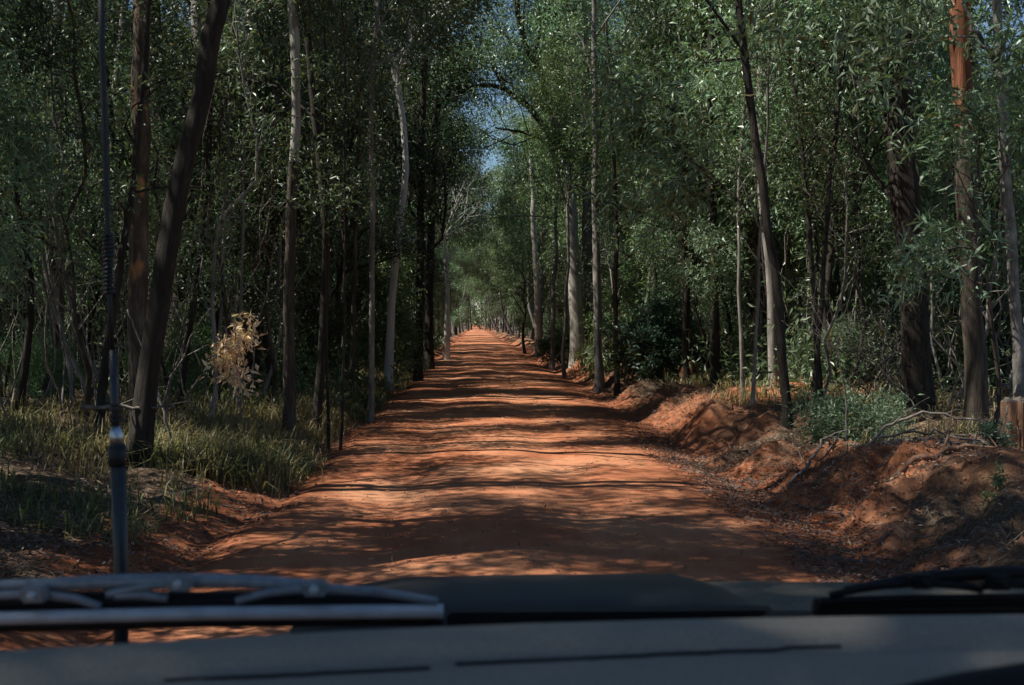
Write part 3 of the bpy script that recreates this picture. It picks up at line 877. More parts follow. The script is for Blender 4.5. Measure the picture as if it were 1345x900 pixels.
# ------------------------------------------------------------------ far wood and undergrowth that read as one mass
def mass_wood():
    r = np.random.default_rng(5)
    cs, ax, sz = [], [], []
    T = Tubes()
    sites = []
    for _ in range(330):
        y = r.uniform(95, 190); x = r.uniform(-0.47 * y, 0.52 * y)
        if abs(x) < 9: continue
        sites.append((x, y, r.uniform(12, 20)))
    for _ in range(120):
        sites.append((r.uniform(-35, 35), r.uniform(345, 420), r.uniform(14, 20)))
    for x, y, h in sites:
        z0 = gz1(x, y)
        T.add(np.array([[x, y, z0 - .3], [x + r.normal() * .2, y, z0 + h * .5], [x + r.normal() * .5, y, z0 + h * .9]]), [.2, .15, .05], 5)
        big = 2.2 if y > 300 else 1
        nb = 15
        bc = np.stack([x + r.normal(size=nb) * 1.7, y + r.normal(size=nb) * 1.7, z0 + h * r.uniform(0.06, 1.0, nb)], 1)
        k = 27
        c = (bc[:, None] + r.normal(size=(nb, k, 3)) * np.array([.85, .85, .6])).reshape(-1, 3)
        cs.append(c); ax.append(unit(r.normal(size=c.shape) + np.array([0, 0, -.5]))); sz.append(np.full(len(c), .52 * (big ** .5)))
    c = np.concatenate(cs); a = np.concatenate(ax); s = np.concatenate(sz)
    nr = unit(r.normal(size=c.shape) + np.array([0, 0, .6]))
    me = leaf_mesh("wood_leaves", c, a, nr, s, s * .42, LEAF_GUM)
    o = link("distant_wood", T.mesh("distant_wood", BARK_GREY), label="dense far wood closing off the view behind the roadside trees", kind="stuff")
    o['category'] = "wood"
    f = link("foliage", me, o, kind="stuff")


def undergrowth():
    r = np.random.default_rng(6)
    N = 3600
    y = 19 + 75 * r.random(N) ** 1.1
    x = r.uniform(-1, 1, N) * (0.5 * y + 2)
    ok = ((x < -2.75) & (y > 20)) | (x > 4.6)
    x, y = x[ok], y[ok]
    ok = vnoise(x * .25, y * .25, 90) > 0.33
    x, y = x[ok], y[ok]
    z = gz(x, y)
    h = r.uniform(.5, 4.2, len(x)) * np.where(y > 35, 1.2, .65) * np.clip(np.where(x < 0, -x - 2.3, x - 4.0) / 2.0, .22, 1)
    k = 62
    sc = (0.10 + 0.0028 * y)
    t = r.random((len(x), k))
    c = np.stack([x[:, None] + r.normal(size=t.shape) * .38, y[:, None] + r.normal(size=t.shape) * .38, z[:, None] + t * h[:, None]], -1).reshape(-1, 3)
    a = unit(r.normal(size=c.shape)); nr = unit(r.normal(size=c.shape) + np.array([0, 0, .6]))
    s = np.repeat(sc, k) * r.uniform(.7, 1.3, len(c))
    o = link("undergrowth", leaf_mesh("undergrowth", c, a, nr, s, s * .3, LEAF_GUM), label="tangled leafy undergrowth filling the floor of the wood", kind="stuff")
    o['category'] = "undergrowth"
    # dry upright sticks and stems among it
    T = Tubes(); n = 1500
    yy = 16 + 50 * r.random(n) ** 1.2; xx = r.uniform(-1, 1, n) * (0.48 * yy + 2)
    for i in range(n):
        if -3.8 < xx[i] < 5.4: continue
        z0 = gz1(xx[i], yy[i]); hh = r.uniform(.8, 4.8); l = r.normal(size=2) * (.12 + .25 * (r.random() < .2))
        k = 7; tt = np.linspace(0, 1, k)
        off = np.cumsum(r.normal(size=(k, 2)) * .07 * hh ** .5, axis=0); off[0] = 0
        p = np.stack([xx[i] + l[0] * hh * tt + off[:, 0], yy[i] + l[1] * hh * tt + off[:, 1], z0 - .05 + hh * tt], 1)
        r0 = r.uniform(.009, .022)
        T.add(p, r0 * (1 - .75 * tt), 4)
        for _ in range(r.integers(0, 4)):
            q = p[r.integers(2, k - 1)]; d = r.normal(size=3) * [1, 1, .5] + [0, 0, .5]; d = d / np.linalg.norm(d) * r.uniform(.3, 1.1)
            T.add(np.array([q, q + d * .5 + r.normal(size=3) * .05, q + d]), [r0 * .5, r0 * .35, r0 * .15], 3)
    o = link("dry_sticks", T.mesh("dry_sticks", TWIG_DEAD), label="thin dry sticks and dead stems standing through the undergrowth", kind="stuff")
    o['category'] = "sticks"


mass_wood()
undergrowth()


# ------------------------------------------------------------------ grass, leaf litter, twigs, pebbles
def grass_mesh(name, bx, by, h, mat, seed, wd=0.005, spread=0.85):
    r = np.random.default_rng(seed); n = len(bx)
    z = gz(bx, by) - .02
    az = r.random(n) * 6.283; ln = np.abs(r.normal(size=n)) * spread + .15
    dx, dy = np.cos(az), np.sin(az)
    sx, sy = -dy, dx
    w = wd * r.uniform(.6, 1.4, n) * (1 + by * .03)
    b = np.stack([bx, by, z], 1); s = np.stack([sx * w, sy * w, 0 * w], 1)
    m = b + np.stack([dx * h * ln * .3, dy * h * ln * .3, h * .6], 1)
    e = b + np.stack([dx * h * ln, dy * h * ln, h * (1 - .25 * ln)], 1)
    v = np.stack([b - s, b + s, m + s * .8, m - s * .8, e + s * .15, e - s * .15], 1).reshape(-1, 3)
    i = np.arange(n)[:, None] * 6
    q = np.concatenate([i + np.array([[0, 1, 2, 3]]), i + np.array([[3, 2, 4, 5]])], 1).reshape(-1, 4)
    return mesh_from(name, v, q, mat, False)


GRASS_G = leaf_material("green_grass", (0.04, 0.056, 0.022), (0.085, 0.10, 0.042), (0.17, 0.165, 0.085), .3, .5, .3)
GRASS_D = leaf_material("dry_grass", (0.12, 0.095, 0.05), (0.22, 0.18, 0.095), (0.34, 0.29, 0.17), .3, .6, .2)


def tufts(r, n, per, xr, yf, ok, sig=.09):
    x = r.uniform(*xr, n); y = yf(r.random(n))
    m = ok(x, y); x, y = x[m], y[m]
    k = per
    s = sig * r.uniform(.6, 1.5, len(x))[:, None]
    return (x[:, None] + r.normal(size=(len(x), k)) * s).ravel(), (y[:, None] + r.normal(size=(len(x), k)) * s).ravel(), np.repeat(r.uniform(.6, 1.3, len(x)), k)


r = np.random.default_rng(9)
gl = tufts(r, 2600, 16, (-9, -2.3), lambda u: 8.3 + 34 * u ** 1.3,
           lambda x, y: ((road_left(y) - x) > .12 + (.3 + .3 * (y < 13)) * vnoise(y * .8, x * 0, 55)) & (vnoise(x * .8, y * .6, 51) > .5) & (x > -3.2 - (y - 8) * .42))
hh = .21 * gl[2] * r.uniform(.5, 1.3, len(gl[2]))
o = link("grass", grass_mesh("grass", gl[0], gl[1], hh, GRASS_G, 1), label="tussocks of green grass along the left verge", kind="stuff"); o['category'] = "grass"
gd = tufts(r, 1500, 20, (-8, -2.4), lambda u: 9 + 40 * u ** 1.3,
           lambda x, y: ((road_left(y) - x) > .45) & (vnoise(x * .6, y * .3, 52) > .52) & (x > -3.2 - (y - 8) * .4), .12)
hh = .27 * gd[2] * r.uniform(.5, 1.3, len(gd[2]))
o = link("dry_grass", grass_mesh("dry_grass", gd[0], gd[1], hh, GRASS_D, 2, .005, .7), label="dry straw coloured grass among the green on the left verge", kind="stuff"); o['category'] = "grass"
gr = tufts(r, 3000, 14, (3.2, 9), lambda u: 13 + 50 * u ** 1.1,
           lambda x, y: ((x - road_right(y)) > 1.15 + .6 * vnoise(y * .6, x * 0, 56)) & (vnoise(x * .5, y * .35, 53) > .42) & (gauss2(x, y, 5, 15.4, 1.6, 1.5) < .3), .1)
hh = .22 * gr[2] * r.uniform(.4, 1.3, len(gr[2])) * (1 + .6 * sstep(30, 45, gr[1]))
o = link("grass", grass_mesh("grass", gr[0], gr[1], hh, GRASS_D, 3), label="scattered dry grass along the top of the right bank", kind="stuff"); o['category'] = "grass"
for mt, nt, sd, lb, hg in ((GRASS_G, 1500, 6, "green tussocks crowding the left edge of the road", .26), (GRASS_D, 1100, 7, "pale dry tussocks crowding the left edge of the road", .32)):
    ge = tufts(r, nt, 20, (-3.9, -2.0), lambda u: 12.5 + 34 * u ** 1.2, lambda x, y: ((road_left(y) - x) > .12) & (vnoise(x * .9, y * .35, 57 + sd) > .42), .1)
    hh = hg * ge[2] * r.uniform(.4, 1.3, len(ge[2]))
    o = link("grass" if sd == 6 else "dry_grass", grass_mesh("grass", ge[0], ge[1], hh, mt, sd), label=lb, kind="stuff"); o['category'] = "grass"
g2 = tufts(r, 260, 30, (3.4, 6.2), lambda u: 36 + 11 * u, lambda x, y: (x - road_right(y)) > 1.0, .14)
hh = .55 * g2[2] * r.uniform(.5, 1.2, len(g2[2]))
o = link("grass", grass_mesh("grass", g2[0], g2[1], hh, GRASS_G, 4, .006), label="tall yellow green grass at the foot of the thick pale trunk", kind="stuff"); o['category'] = "grass"

LITTER = leaf_material("fallen_leaves", (0.10, 0.06, 0.038), (0.22, 0.15, 0.10), (0.40, 0.32, 0.25), .05, .7, .2)


def fallen(name, label, n, xr, yr, ok, size, seed, p=1.4):
    r = np.random.default_rng(seed)
    x = r.uniform(*xr, n); y = yr[0] + (yr[1] - yr[0]) * r.random(n) ** p
    m = ok(x, y, r.random(n)); x, y = x[m], y[m]
    z = gz(x, y) + .022
    c = np.stack([x, y, z], 1)
    a = r.normal(size=c.shape); a[:, 2] *= .4
    nr = unit(r.normal(size=c.shape) * .75 + np.array([0, 0, 1]))
    s = size * r.uniform(.6, 1.4, len(c))
    o = link(name, leaf_mesh(name, c, a, nr, s, s * .34, LITTER, .1), label=label, kind="stuff"); o['category'] = "leaf litter"


fallen("leaf_litter", "dry gum leaves scattered over the right bank and drain", 75000, (2.2, 8.5), (7, 34),
       lambda x, y, u: (vnoise(x * .9, y * .7, 61) * 1.1 * sstep(-.1, .9, x - road_right(y)) > u * 1.1 + .05), .046, 11)
fallen("leaf_litter", "dry leaves gathered along the left edge of the road", 45000, (-4.8, -1.3), (7, 30),
       lambda x, y, u: (vnoise(x * 1.2, y * .8, 62) * 1.15 * sstep(-.35, .3, road_left(y) - x) > u + .12), .05, 12)
fallen("leaf_litter", "a few stray dry leaves lying on the red road", 900, (-2.2, 2.8), (7, 26),
       lambda x, y, u: u < .35 + .4 * sstep(1.5, 2.5, x), .055, 13)


def twigs(name, label, n, xr, yr, ok, seed, ln=(.08, .45), rr=.004):
    r = np.random.default_rng(seed); T = Tubes()
    for _ in range(n):
        x = r.uniform(*xr); y = yr[0] + (yr[1] - yr[0]) * r.random() ** 1.4
        if not ok(x, y): continue
        L = r.uniform(*ln); az = r.random() * 6.28
        t = np.linspace(-.5, .5, 4); bend = r.normal() * .15
        px = x + L * (t * math.cos(az) - bend * (t * t) * math.sin(az)); py = y + L * (t * math.sin(az) + bend * (t * t) * math.cos(az))
        pz = gz(px, py) + .012 + r.random() * .02
        T.add(np.stack([px, py, pz], 1), rr * r.uniform(.6, 1.6) * np.array([1, .9, .7, .4]), 4)
    o = link(name, T.mesh(name, TWIG_DEAD), label=label, kind="stuff"); o['category'] = "twigs"


def rr1(y): return float(road_right(np.array([y]))[0])
def rl1(y): return float(road_left(np.array([y]))[0])
fallen("leaf_litter", "dark leaf debris washed into the drain on the near right", 22000, (2.2, 4.6), (7.6, 19),
       lambda x, y, u: (np.exp(-((x - road_right(y) - .25) / .55) ** 2) * (.4 + vnoise(x * 2, y * 1.5, 63)) > u + .1), .038, 14, 1.2)
twigs("fallen_twigs", "fine dark twigs washed into the drain on the near right", 900, (2.3, 4.0), (7.6, 17), lambda x, y: True, 24, (.04, .22), .0025)
twigs("fallen_twigs", "broken grey twigs lying over the right bank", 1500, (2.4, 7.5), (7.5, 26), lambda x, y: x > rr1(y) + .2 , 21, (.05,.3), .003)
twigs("fallen_twigs", "broken twigs lying along the left verge", 900, (-5.5, -1.8), (7.5, 24), lambda x, y: x < rl1(y) + .1, 22, (.05,.3), .003)
twigs("brushwood", "pile of thin dead sticks heaped between the orange trunk and the stump", 130, (4.1, 5.9), (12.4, 14.3), lambda x, y: True, 23, (.4, 1.3), .009)


def pebbles():
    r = np.random.default_rng(31)
    n = 10000
    x = r.uniform(-2.6, 6.0, n); y = 7 + 22 * r.random(n) ** 1.5
    edge = np.minimum(np.abs(x - road_left(y)), np.abs(x - road_right(y) - .4))
    ok = r.random(n) < .12 + .9 * np.exp(-(edge / .5) ** 2); x, y = x[ok], y[ok]
    s = .005 + .026 * r.random(len(x)) ** 4
    t = (1 + 5 ** .5) / 2
    base = unit(np.array([[-1, t, 0], [1, t, 0], [-1, -t, 0], [1, -t, 0], [0, -1, t], [0, 1, t], [0, -1, -t], [0, 1, -t], [t, 0, -1], [t, 0, 1], [-t, 0, -1], [-t, 0, 1]], float)) * [1, 1, .7]
    fc = np.array([[0, 11, 5], [0, 5, 1], [0, 1, 7], [0, 7, 10], [0, 10, 11], [1, 5, 9], [5, 11, 4], [11, 10, 2], [10, 7, 6], [7, 1, 8], [3, 9, 4], [3, 4, 2], [3, 2, 6], [3, 6, 8], [3, 8, 9], [4, 9, 5], [2, 4, 11], [6, 2, 10], [8, 6, 7], [9, 8, 1]])
    v = base[None] * s[:, None, None] * r.uniform(.7, 1.3, (len(x), 12, 1)) + np.stack([x, y, gz(x, y) + .008], 1)[:, None]
    f = (np.arange(len(x))[:, None, None] * 12 + fc[None]).reshape(-1, 3)
    mat = plain("clod", (0.28, 0.11, 0.055), .95, nscale=20, namt=.5)
    o = link("pebbles", mesh_from("pebbles", v.reshape(-1, 3), None, mat, False, tris=f), label="small red clods and stones strewn along the road edges", kind="stuff")
    o['category'] = "pebbles"


pebbles()


# ------------------------------------------------------------------ fallen branches, roots and the stump
def ground_branch(name, label, pts, r0, r1, seed, mat=TWIG_DEAD, forks=3, lift=.02):
    r = np.random.default_rng(seed); T = Tubes()
    p = np.array(pts, float); m = len(p); t = np.linspace(0, m - 1, m * 5)
    q = np.stack([np.interp(t, np.arange(m), p[:, k]) for k in range(3)], 1)
    for _ in range(3): q[1:-1] = (q[:-2] + 2 * q[1:-1] + q[2:]) / 4
    q[:, 2] += gz(q[:, 0], q[:, 1]) + lift
    q[1:-1] += r.normal(size=(len(q) - 2, 3)) * .008
    rr = np.linspace(r0, r1, len(q))
    T.add(q, rr, 8, r, .07, cap=True)
    for _ in range(forks):
        i = r.integers(len(q) // 3, len(q) - 2); d = unit(q[i + 1] - q[i]); s = r.choice([-1, 1])
        e = q[i] + (d * .8 + np.array([-d[1], d[0], 0]) * s * .8 + np.array([0, 0, r.uniform(.1, .5)])) * r.uniform(.15, .5)
        e2 = e + unit(e - q[i]) * .15 + r.normal(size=3) * .03
        T.add(np.array([q[i], (q[i] + e) / 2 + r.normal(size=3) * .02, e, e2]), np.array([.6, .45, .3, .15]) * rr[i], 6, r, .05)
    top(link(name, T.mesh(name, mat)), label, "branch")


ROOT = bark_material("dirt_stained_wood", [(0.10, 0.05, 0.03), (0.20, 0.11, 0.07), (0.30, 0.20, 0.14)], .5, 12, .6)
ground_branch("fallen_branch", "crooked brown branch half buried in the red bank in front of the stump",
              [(3.55, 11.1, 0), (4.0, 10.95, .02), (4.35, 11.15, .03), (4.65, 11.0, .03), (4.95, 11.3, .02)], .035, .012, 41, ROOT, 4)
ground_branch("fallen_branch", "pale forked branch lying on the bank below the drain pit", [(3.3, 13.0, 0), (3.55, 13.2, .06), (3.85, 13.6, .1), (4.1, 14.1, .05)], .022, .008, 42)
ground_branch("fallen_branch", "long grey branch arching over the brushwood left of the stump", [(4.0, 13.0, .02), (4.5, 13.2, .22), (5.0, 13.1, .28), (5.5, 12.8, .1)], .02, .01, 43)
ground_branch("fallen_branch", "thin pale branch lying low across the foot of the orange barked trunk", [(3.9, 12.6, .0), (4.3, 12.5, .08), (4.8, 12.7, .08), (5.2, 12.4, .02)], .016, .006, 44)
ground_branch("fallen_branch", "dead grey limb leaning in the dark grass below the leaning gum", [(-4.0, 12.6, .55), (-3.5, 12.7, .6), (-3.1, 12.8, .58)], .02, .01, 45, TWIG_DEAD, 2)
ground_branch("fallen_branch", "pale stick leaning up beside the leaning gum on the left", [(-3.2, 13.3, .0), (-3.35, 13.3, .5), (-3.6, 13.4, 1.1), (-3.75, 13.4, 1.5)], .018, .007, 46, TWIG_DEAD, 3)
ground_branch("fallen_branch", "short stick leaning against the left side of the stump", [(5.05, 11.75, .0), (5.1, 11.8, .25), (5.16, 11.85, .45)], .014, .008, 47, TWIG_DEAD, 0)

# bark strips piled round the foot of the orange barked trunk
base = W(1281, 555, 15.5)
T = Tubes(); rg = np.random.default_rng(48)
for _ in range(26):
    az = rg.uniform(2.6, 6.6); rr_ = rg.uniform(.2, .6); L = rg.uniform(.15, .55)
    x0, y0 = base[0] + rr_ * math.cos(az), 15.3 + rr_ * math.sin(az)
    t = np.linspace(0, L, 5); a2 = rg.random() * 6.28
    xx = x0 + t * math.cos(a2); yy = y0 + t * math.sin(a2)
    T.add(np.stack([xx, yy, gz(xx, yy) + .02 + t * rg.uniform(0, .7)], 1), .014 * np.array([1, 1.2, 1, .8, .3]), 6, rg, .1, flat=.25)
o = top(link("shed_bark", T.mesh("shed_bark", BARK_PEEL), kind="stuff"), "curled strips of shed bark around the foot of the orange barked trunk", "bark")

# stump
STUMP_SIDE = bark_material("weathered_stump_wood", [(0.10, 0.045, 0.025), (0.26, 0.14, 0.085), (0.42, 0.28, 0.19)], .07, 26, 1.0)
STUMP_TOP = plain("sawn_end_grain", (0.17, 0.14, 0.115), .8, nscale=30, bump=.5)
sx, sy = spot(1347, 12.0), 12.0
sz = gz1(sx, sy)
root = bpy.data.objects.new("tree_stump", None); COL.objects.link(root); root.location = (sx, sy, sz)
top(root, "short sawn tree stump with weathered reddish fluted sides at the right edge", "stump")
rg = np.random.default_rng(50); S = 64; rows = 12
ang = np.linspace(0, 2 * math.pi, S, endpoint=False)
flute = 1 + .035 * np.sin(ang * 9 + 1) + .03 * np.sin(ang * 14) + .02 * rg.normal(size=S)
zz = np.linspace(-.15, .50, rows)
V = []
for i, z in enumerate(zz):
    fl = .21 * (1 + .12 * math.exp(-(z + .15) / .15)) * (1 + (flute - 1) * (1.2 if i < rows - 1 else 1.0))
    tiltz = .02 * np.cos(ang) * (i / (rows - 1))
    V.append(np.stack([np.cos(ang) * fl, np.sin(ang) * fl, z + tiltz + (.008 * rg.normal(size=S) if i == rows - 1 else 0)], 1))
i = np.arange(rows - 1)[:, None] * S; j = np.arange(S)[None]; kx = (j + 1) % S
q = np.stack([i + j, i + kx, i + S + kx, i + S + j], -1).reshape(-1, 4)
link("stump_side", mesh_from("stump_side", np.concatenate(V), q, STUMP_SIDE, False), root)
rim = V[-1]
rings = [rim * 1.0]
for kf, dz in ((.93, .006), (.6, .002), (.3, -.006)):
    rg_ = rim * [kf, kf, 1]; rg_[:, 2] += dz + .004 * rg.normal(size=S); rings.append(rg_)
vv = np.concatenate(rings + [np.array([[0, 0, rim[:, 2].mean()]])])
q = np.concatenate([np.stack([b * S + j[0], b * S + kx[0], (b + 1) * S + kx[0], (b + 1) * S + j[0]], 1) for b in range(3)])
tr = np.stack([3 * S + j[0], 3 * S + kx[0], np.full(S, 4 * S)], 1)
link("cut_face", mesh_from("cut_face", vv, q, STUMP_TOP, False, tris=tr), root)

# ------------------------------------------------------------------ the car one looks out of
DASH = plain("dashboard_vinyl", (0.30, 0.265, 0.22), .6, 0, .35, 420, .22, .5)
SLOT = plain("black_plastic", (0.008, 0.008, 0.009), .6, 0, .3, 80, .2, .1)
WIPER_GREY = plain("weathered_wiper_plastic", (0.24, 0.27, 0.31), .38, .2, .5, 90, .3, .2)
WIPER_METAL = plain("brushed_wiper_metal", (0.55, 0.59, 0.64), .42, .1, .5, 60, .12, .05)
PAINT = plain("dusty_black_bonnet_paint", (0.018, 0.018, 0.018), .55, 0, .5, 25, .4, .1)
DUSTY = plain("dusty_bonnet_edge", (0.095, 0.085, 0.068), .6, 0, .4, 200, .6, .2)
CHROME = plain("chrome", (0.45, 0.47, 0.5), .38, 1.0, .5, 20, .05, 0)
AERIAL = plain("aerial_black_glassfibre", (0.008, 0.009, 0.010), .6, 0, .5, 30, .2, 0)
AERIAL_B = plain("aerial_blue_black_sleeve", (0.016, 0.021, 0.027), .42, .1, .5, 30, .2, 0)

car = bpy.data.objects.new("car", None); COL.objects.link(car); car.location = (0.42, 0.0, 0.0)
top(car, "the four wheel drive one looks out of, with grey dashboard, parked wipers and aerial", "car")
CX = np.array([0.42, 0.0, 0.0])


def part(name, me, parent=car, label=None):
    return link(name, me, parent, label=label)


def loft(name, rows_, mat, smooth=True):
    rows_ = [np.asarray(r_, float) - CX for r_ in rows_]
    m = len(rows_[0]); V = np.concatenate(rows_)
    i = np.arange(len(rows_) - 1)[:, None] * m; j = np.arange(m - 1)[None]
    q = np.stack([i + j, i + j + 1, i + m + j + 1, i + m + j], -1).reshape(-1, 4)
    return mesh_from(name, V, q, mat, smooth)


# dashboard: edge line seen through sight points, surface rolling over it
ex = np.linspace(-160, 1560, 61)
ey = np.interp(ex, [-160, 0, 220, 450, 700, 900, 1120, 1345, 1560], [874, 856, 843, 830, 820, 814.5, 810.5, 808, 807])
ed = np.interp(ex, [-160, 0, 450, 900, 1345, 1560], [.72, .76, .825, .86, .875, .87])
edge = np.array([W(a, b, c) for a, b, c in zip(ex, ey, ed)])
rows_ = []
prof = [(-.02, .12), (.0, .02), (.0, .006), (-.004, .0), (-.016, -.0035)]   # (forward, down)
rows_.append(edge + [0, .030, -.09]); rows_.append(edge + [0, .028, -.02]); rows_.append(edge + [0, .018, -.005]); rows_.append(edge + [0, .006, -.0008])
rows_.append(edge + [0, -.004, -.0002])
# shallow raised lip, a soft valley behind it, then the flat top
for fwd, dz in ((-.018, -.0010), (-.028, -.0030), (-.036, -.0085), (-.042, -.0125), (-.047, -.0130), (-.054, -.0112), (-.066, -.0104), (-.085, -.0110), (-.105, -.0130), (-.14, -.018), (-.19, -.028), (-.25, -.045), (-.30, -.10), (-.32, -.22)):
    rows_.append(edge + [0, fwd, dz])
dash = part("dashboard", loft("dashboard", rows_, DASH))


def dash_strip(name, pxa, pya, pxb, pyb, thick, mat, ridge=False):
    """a slot lying on the top of the dashboard"""
    T = Tubes(); n = 24
    px = np.linspace(pxa, pxb, n); py = np.linspace(pya, pyb, n)
    P = []
    for a, b in zip(px, py):
        e_y = np.interp(a, ex, ey); e_d = np.interp(a, ex, ed)
        e = W(a, e_y, e_d)
        # walk back over the top until the sight line meets it
        best = None
        for fwd in np.linspace(-.02, -.2, 90):
            dz = np.interp(-fwd, [.018, .028, .036, .042, .047, .054, .066, .085, .105, .14, .19], [-.0010, -.0030, -.0085, -.0125, -.0130, -.0112, -.0104, -.0110, -.0130, -.018, -.028])
            q = W(a, b, e_d + fwd)
            if best is None or abs(q[2] - (e[2] + dz)) < best[0]: best = (abs(q[2] - (e[2] + dz)), np.array([q[0], q[1], e[2] + dz]))
        P.append(best[1])
    P = np.array(P) - CX + [0, 0, .0008]
    T.add(P, thick, 8, None, 0, True, flat=.35)
    return link(name, T.mesh(name, mat), dash)


dash_strip("defroster_slot", 598, 875, 1105, 851, .0016, SLOT)
dash_strip("defroster_slot", 215, 897, 565, 880, .0016, SLOT)

T = Tubes()
T.add(np.array([W(1090, 925, .66), W(1180, 903, .66), W(1270, 886, .66), W(1400, 868, .66), W(1560, 862, .66)]) - CX - [0, 0, .014], [.012, .014, .015, .016, .016], 16, None, 0, True)
link("instrument_hood", T.mesh("instrument_hood", SLOT), dash)
# windscreen
gm = Mat("windscreen_glass"); gm.t.nodes.remove(gm.b)
tb = gm.n("ShaderNodeBsdfTransparent"); tb.inputs[0].default_value = (.955, .97, .975, 1)
gm.l(tb.outputs[0], gm.out.inputs["Surface"])
gx = np.linspace(-.62, 1.44, 25); bow = .10 * ((gx - .41) / 1.03) ** 2
wr = []
for t in np.linspace(0, 1, 8):
    wr.append(np.stack([gx, 1.06 - bow - t * .82, 1.38 + t * .82 + 0 * gx], 1))
for t in np.linspace(1, 0, 8):
    wr.append(np.stack([gx, 1.066 - bow - t * .82, 1.38 + t * .82 + 0 * gx], 1))
part("windscreen", loft("windscreen", wr, gm.m))

# cabin: roof, pillars, cowl
def slab(name, x0, x1, y0, y1, z0, z1, mat, parent=car, bev=.01):
    import bmesh
    bm = bmesh.new(); bmesh.ops.create_cube(bm, size=1)
    for v in bm.verts:
        v.co = ((x0 + x1) / 2 - CX[0] + v.co.x * (x1 - x0), (y0 + y1) / 2 + v.co.y * (y1 - y0), (z0 + z1) / 2 + v.co.z * (z1 - z0))
    bmesh.ops.bevel(bm, geom=list(bm.edges), offset=bev, segments=2, affect='EDGES')
    me = bpy.data.meshes.new(name); bm.to_mesh(me); bm.free(); me.materials.append(mat)
    return part(name, me, parent)


slab("roof", -.62, 1.46, -1.6, .26, 2.215, 2.26, PAINT, bev=.018)
for sx_ in (-.62, 1.44):
    T = Tubes(); T.add(np.array([[sx_, .96, 1.36], [sx_, .55, 1.79], [sx_, .2, 2.2]]) - CX, .035, 10, None, 0, True)
    part("windscreen_pillar", T.mesh("windscreen_pillar", PAINT))
slab("cowl", -.60, 1.42, 1.075, 1.20, 1.22, 1.285, SLOT)
slab("firewall", -.60, 1.42, 1.0, 1.07, .6, 1.36, SLOT)

# bonnet: raised middle panel, the guards falling away lower at its sides; air scoop
bx_ = np.array([-.64, -.60, -.50, -.36, -.27, -.215, -.18, -.05, .42, .9, 1.05, 1.2, 1.34, 1.44, 1.48])
bz_ = np.array([1.00, 1.11, 1.14, 1.15, 1.18, 1.24, 1.29, 1.305, 1.312, 1.305, 1.30, 1.29, 1.26, 1.18, 1.00])
rows_ = []
for yy, dz in ((1.20, 0), (1.5, .0), (1.72, .0), (1.86, -.004), (1.94, -.02), (1.97, -.2), (1.975, -.45)):
    rows_.append(np.stack([bx_, np.full(len(bx_), yy) - .06 * ((bx_ - .42) / 1.0) ** 2, bz_ + dz], 1))
bonnet = part("bonnet", loft("bonnet", rows_, DUSTY))
# scoop: sight shape of a low flat hood with sloping ends
def scoop():
    d0 = 1.45
    prof = [(395, 806), (470, 778), (530, 769.5), (700, 766), (900, 765), (930, 771), (975, 786), (1012, 806), (1022, 830)]
    prof = [(380, 830)] + prof
    rows = []
    for yy, k in ((1.30, -.07), (1.33, -.01), (1.38, .0), (d0, 0), (1.56, -.012), (1.66, -.05)):
        rows.append(np.array([W(a, b, d0) * [1, 0, 1] + [0, yy, k] for a, b in prof]))
    return loft("bonnet_scoop", rows, PAINT)
link("bonnet_scoop", scoop(), bonnet)
def patch(name, pxa, pya, pxb, pyb, d, depth, mat, parent):
    a = W(pxa, pya, d); b = W(pxb, pyb, d)
    slab(name, a[0], b[0], d - depth, d, b[2], a[2], mat, parent, .003)
patch("scoop_opening", 588, 797, 1012, 840, 1.29, .03, SLOT, bonnet)  # solid black slab puts the darkness of the intake recess into colour
patch("dark_gap_strip", 1000, 801, 1560, 830, 1.13, .03, SLOT, car)  # black strip put in for the dark gap above the dashboard
slab("grille", -.5, 1.34, 1.93, 1.96, .72, 1.05, SLOT)

# bull bar carrying the aerial
T = Tubes()
for z in (.75, 1.0):
    T.add(np.array([[-.62, 1.98, z], [-.4, 2.08, z], [.42, 2.12, z], [1.24, 2.08, z], [1.46, 1.98, z]]) - CX, .032, 12, None, 0, True)
for xx in (-.40, 0.1, .74, 1.24):
    T.add(np.array([[xx, 2.09, .45], [xx, 2.09, 1.0]]) - CX, .026, 10, None, 0, True)
bar = part("bull_bar", T.mesh("bull_bar", SLOT))

# aerial
AD = 1.95
def ap(px, py): return W(px, py, AD) - CX
aer_base = Tubes()
aer_base.add(np.array([ap(158, 898), ap(160, 760), ap(154, 584)]), .0115, 14, None, 0, True)
foot = ap(158, 898)
aer_base.add(np.array([foot + [0, 0, 0], foot + [0, .0, -.10], [foot[0], 2.09, 1.0]]), .012, 10, None, 0, True)
aerial = part("aerial", aer_base.mesh("aerial", AERIAL_B))
def seg(name, pts, rads, mat, cap=True, sides=14):
    t = Tubes(); t.add(np.array([ap(*p) for p in pts]), np.array(rads), sides, None, 0, cap)
    return link(name, t.mesh(name, mat), aerial)
seg("base_collar", [(154, 612), (153.5, 586)], [.0138, .0138], AERIAL)
seg("chrome_ferrule", [(153.5, 585), (153, 572), (152.5, 566), (152, 560)], [.0105, .0115, .009, .0065], CHROME)
seg("lower_rod", [(152, 560), (151, 536), (148, 460)], [.0062, .0058, .0056], AERIAL_B)
for yy in (552, 546, 538, 532):
    seg("ring", [(151.6, yy + 2.2), (151.4, yy - 1)], [.0088, .0088], AERIAL)
seg("whip", [(148, 460), (144, 395), (142, 310), (138, 180), (134, 60), (132, -60)], [.0038, .0038, .0042, .0052, .0052, .0050], AERIAL)
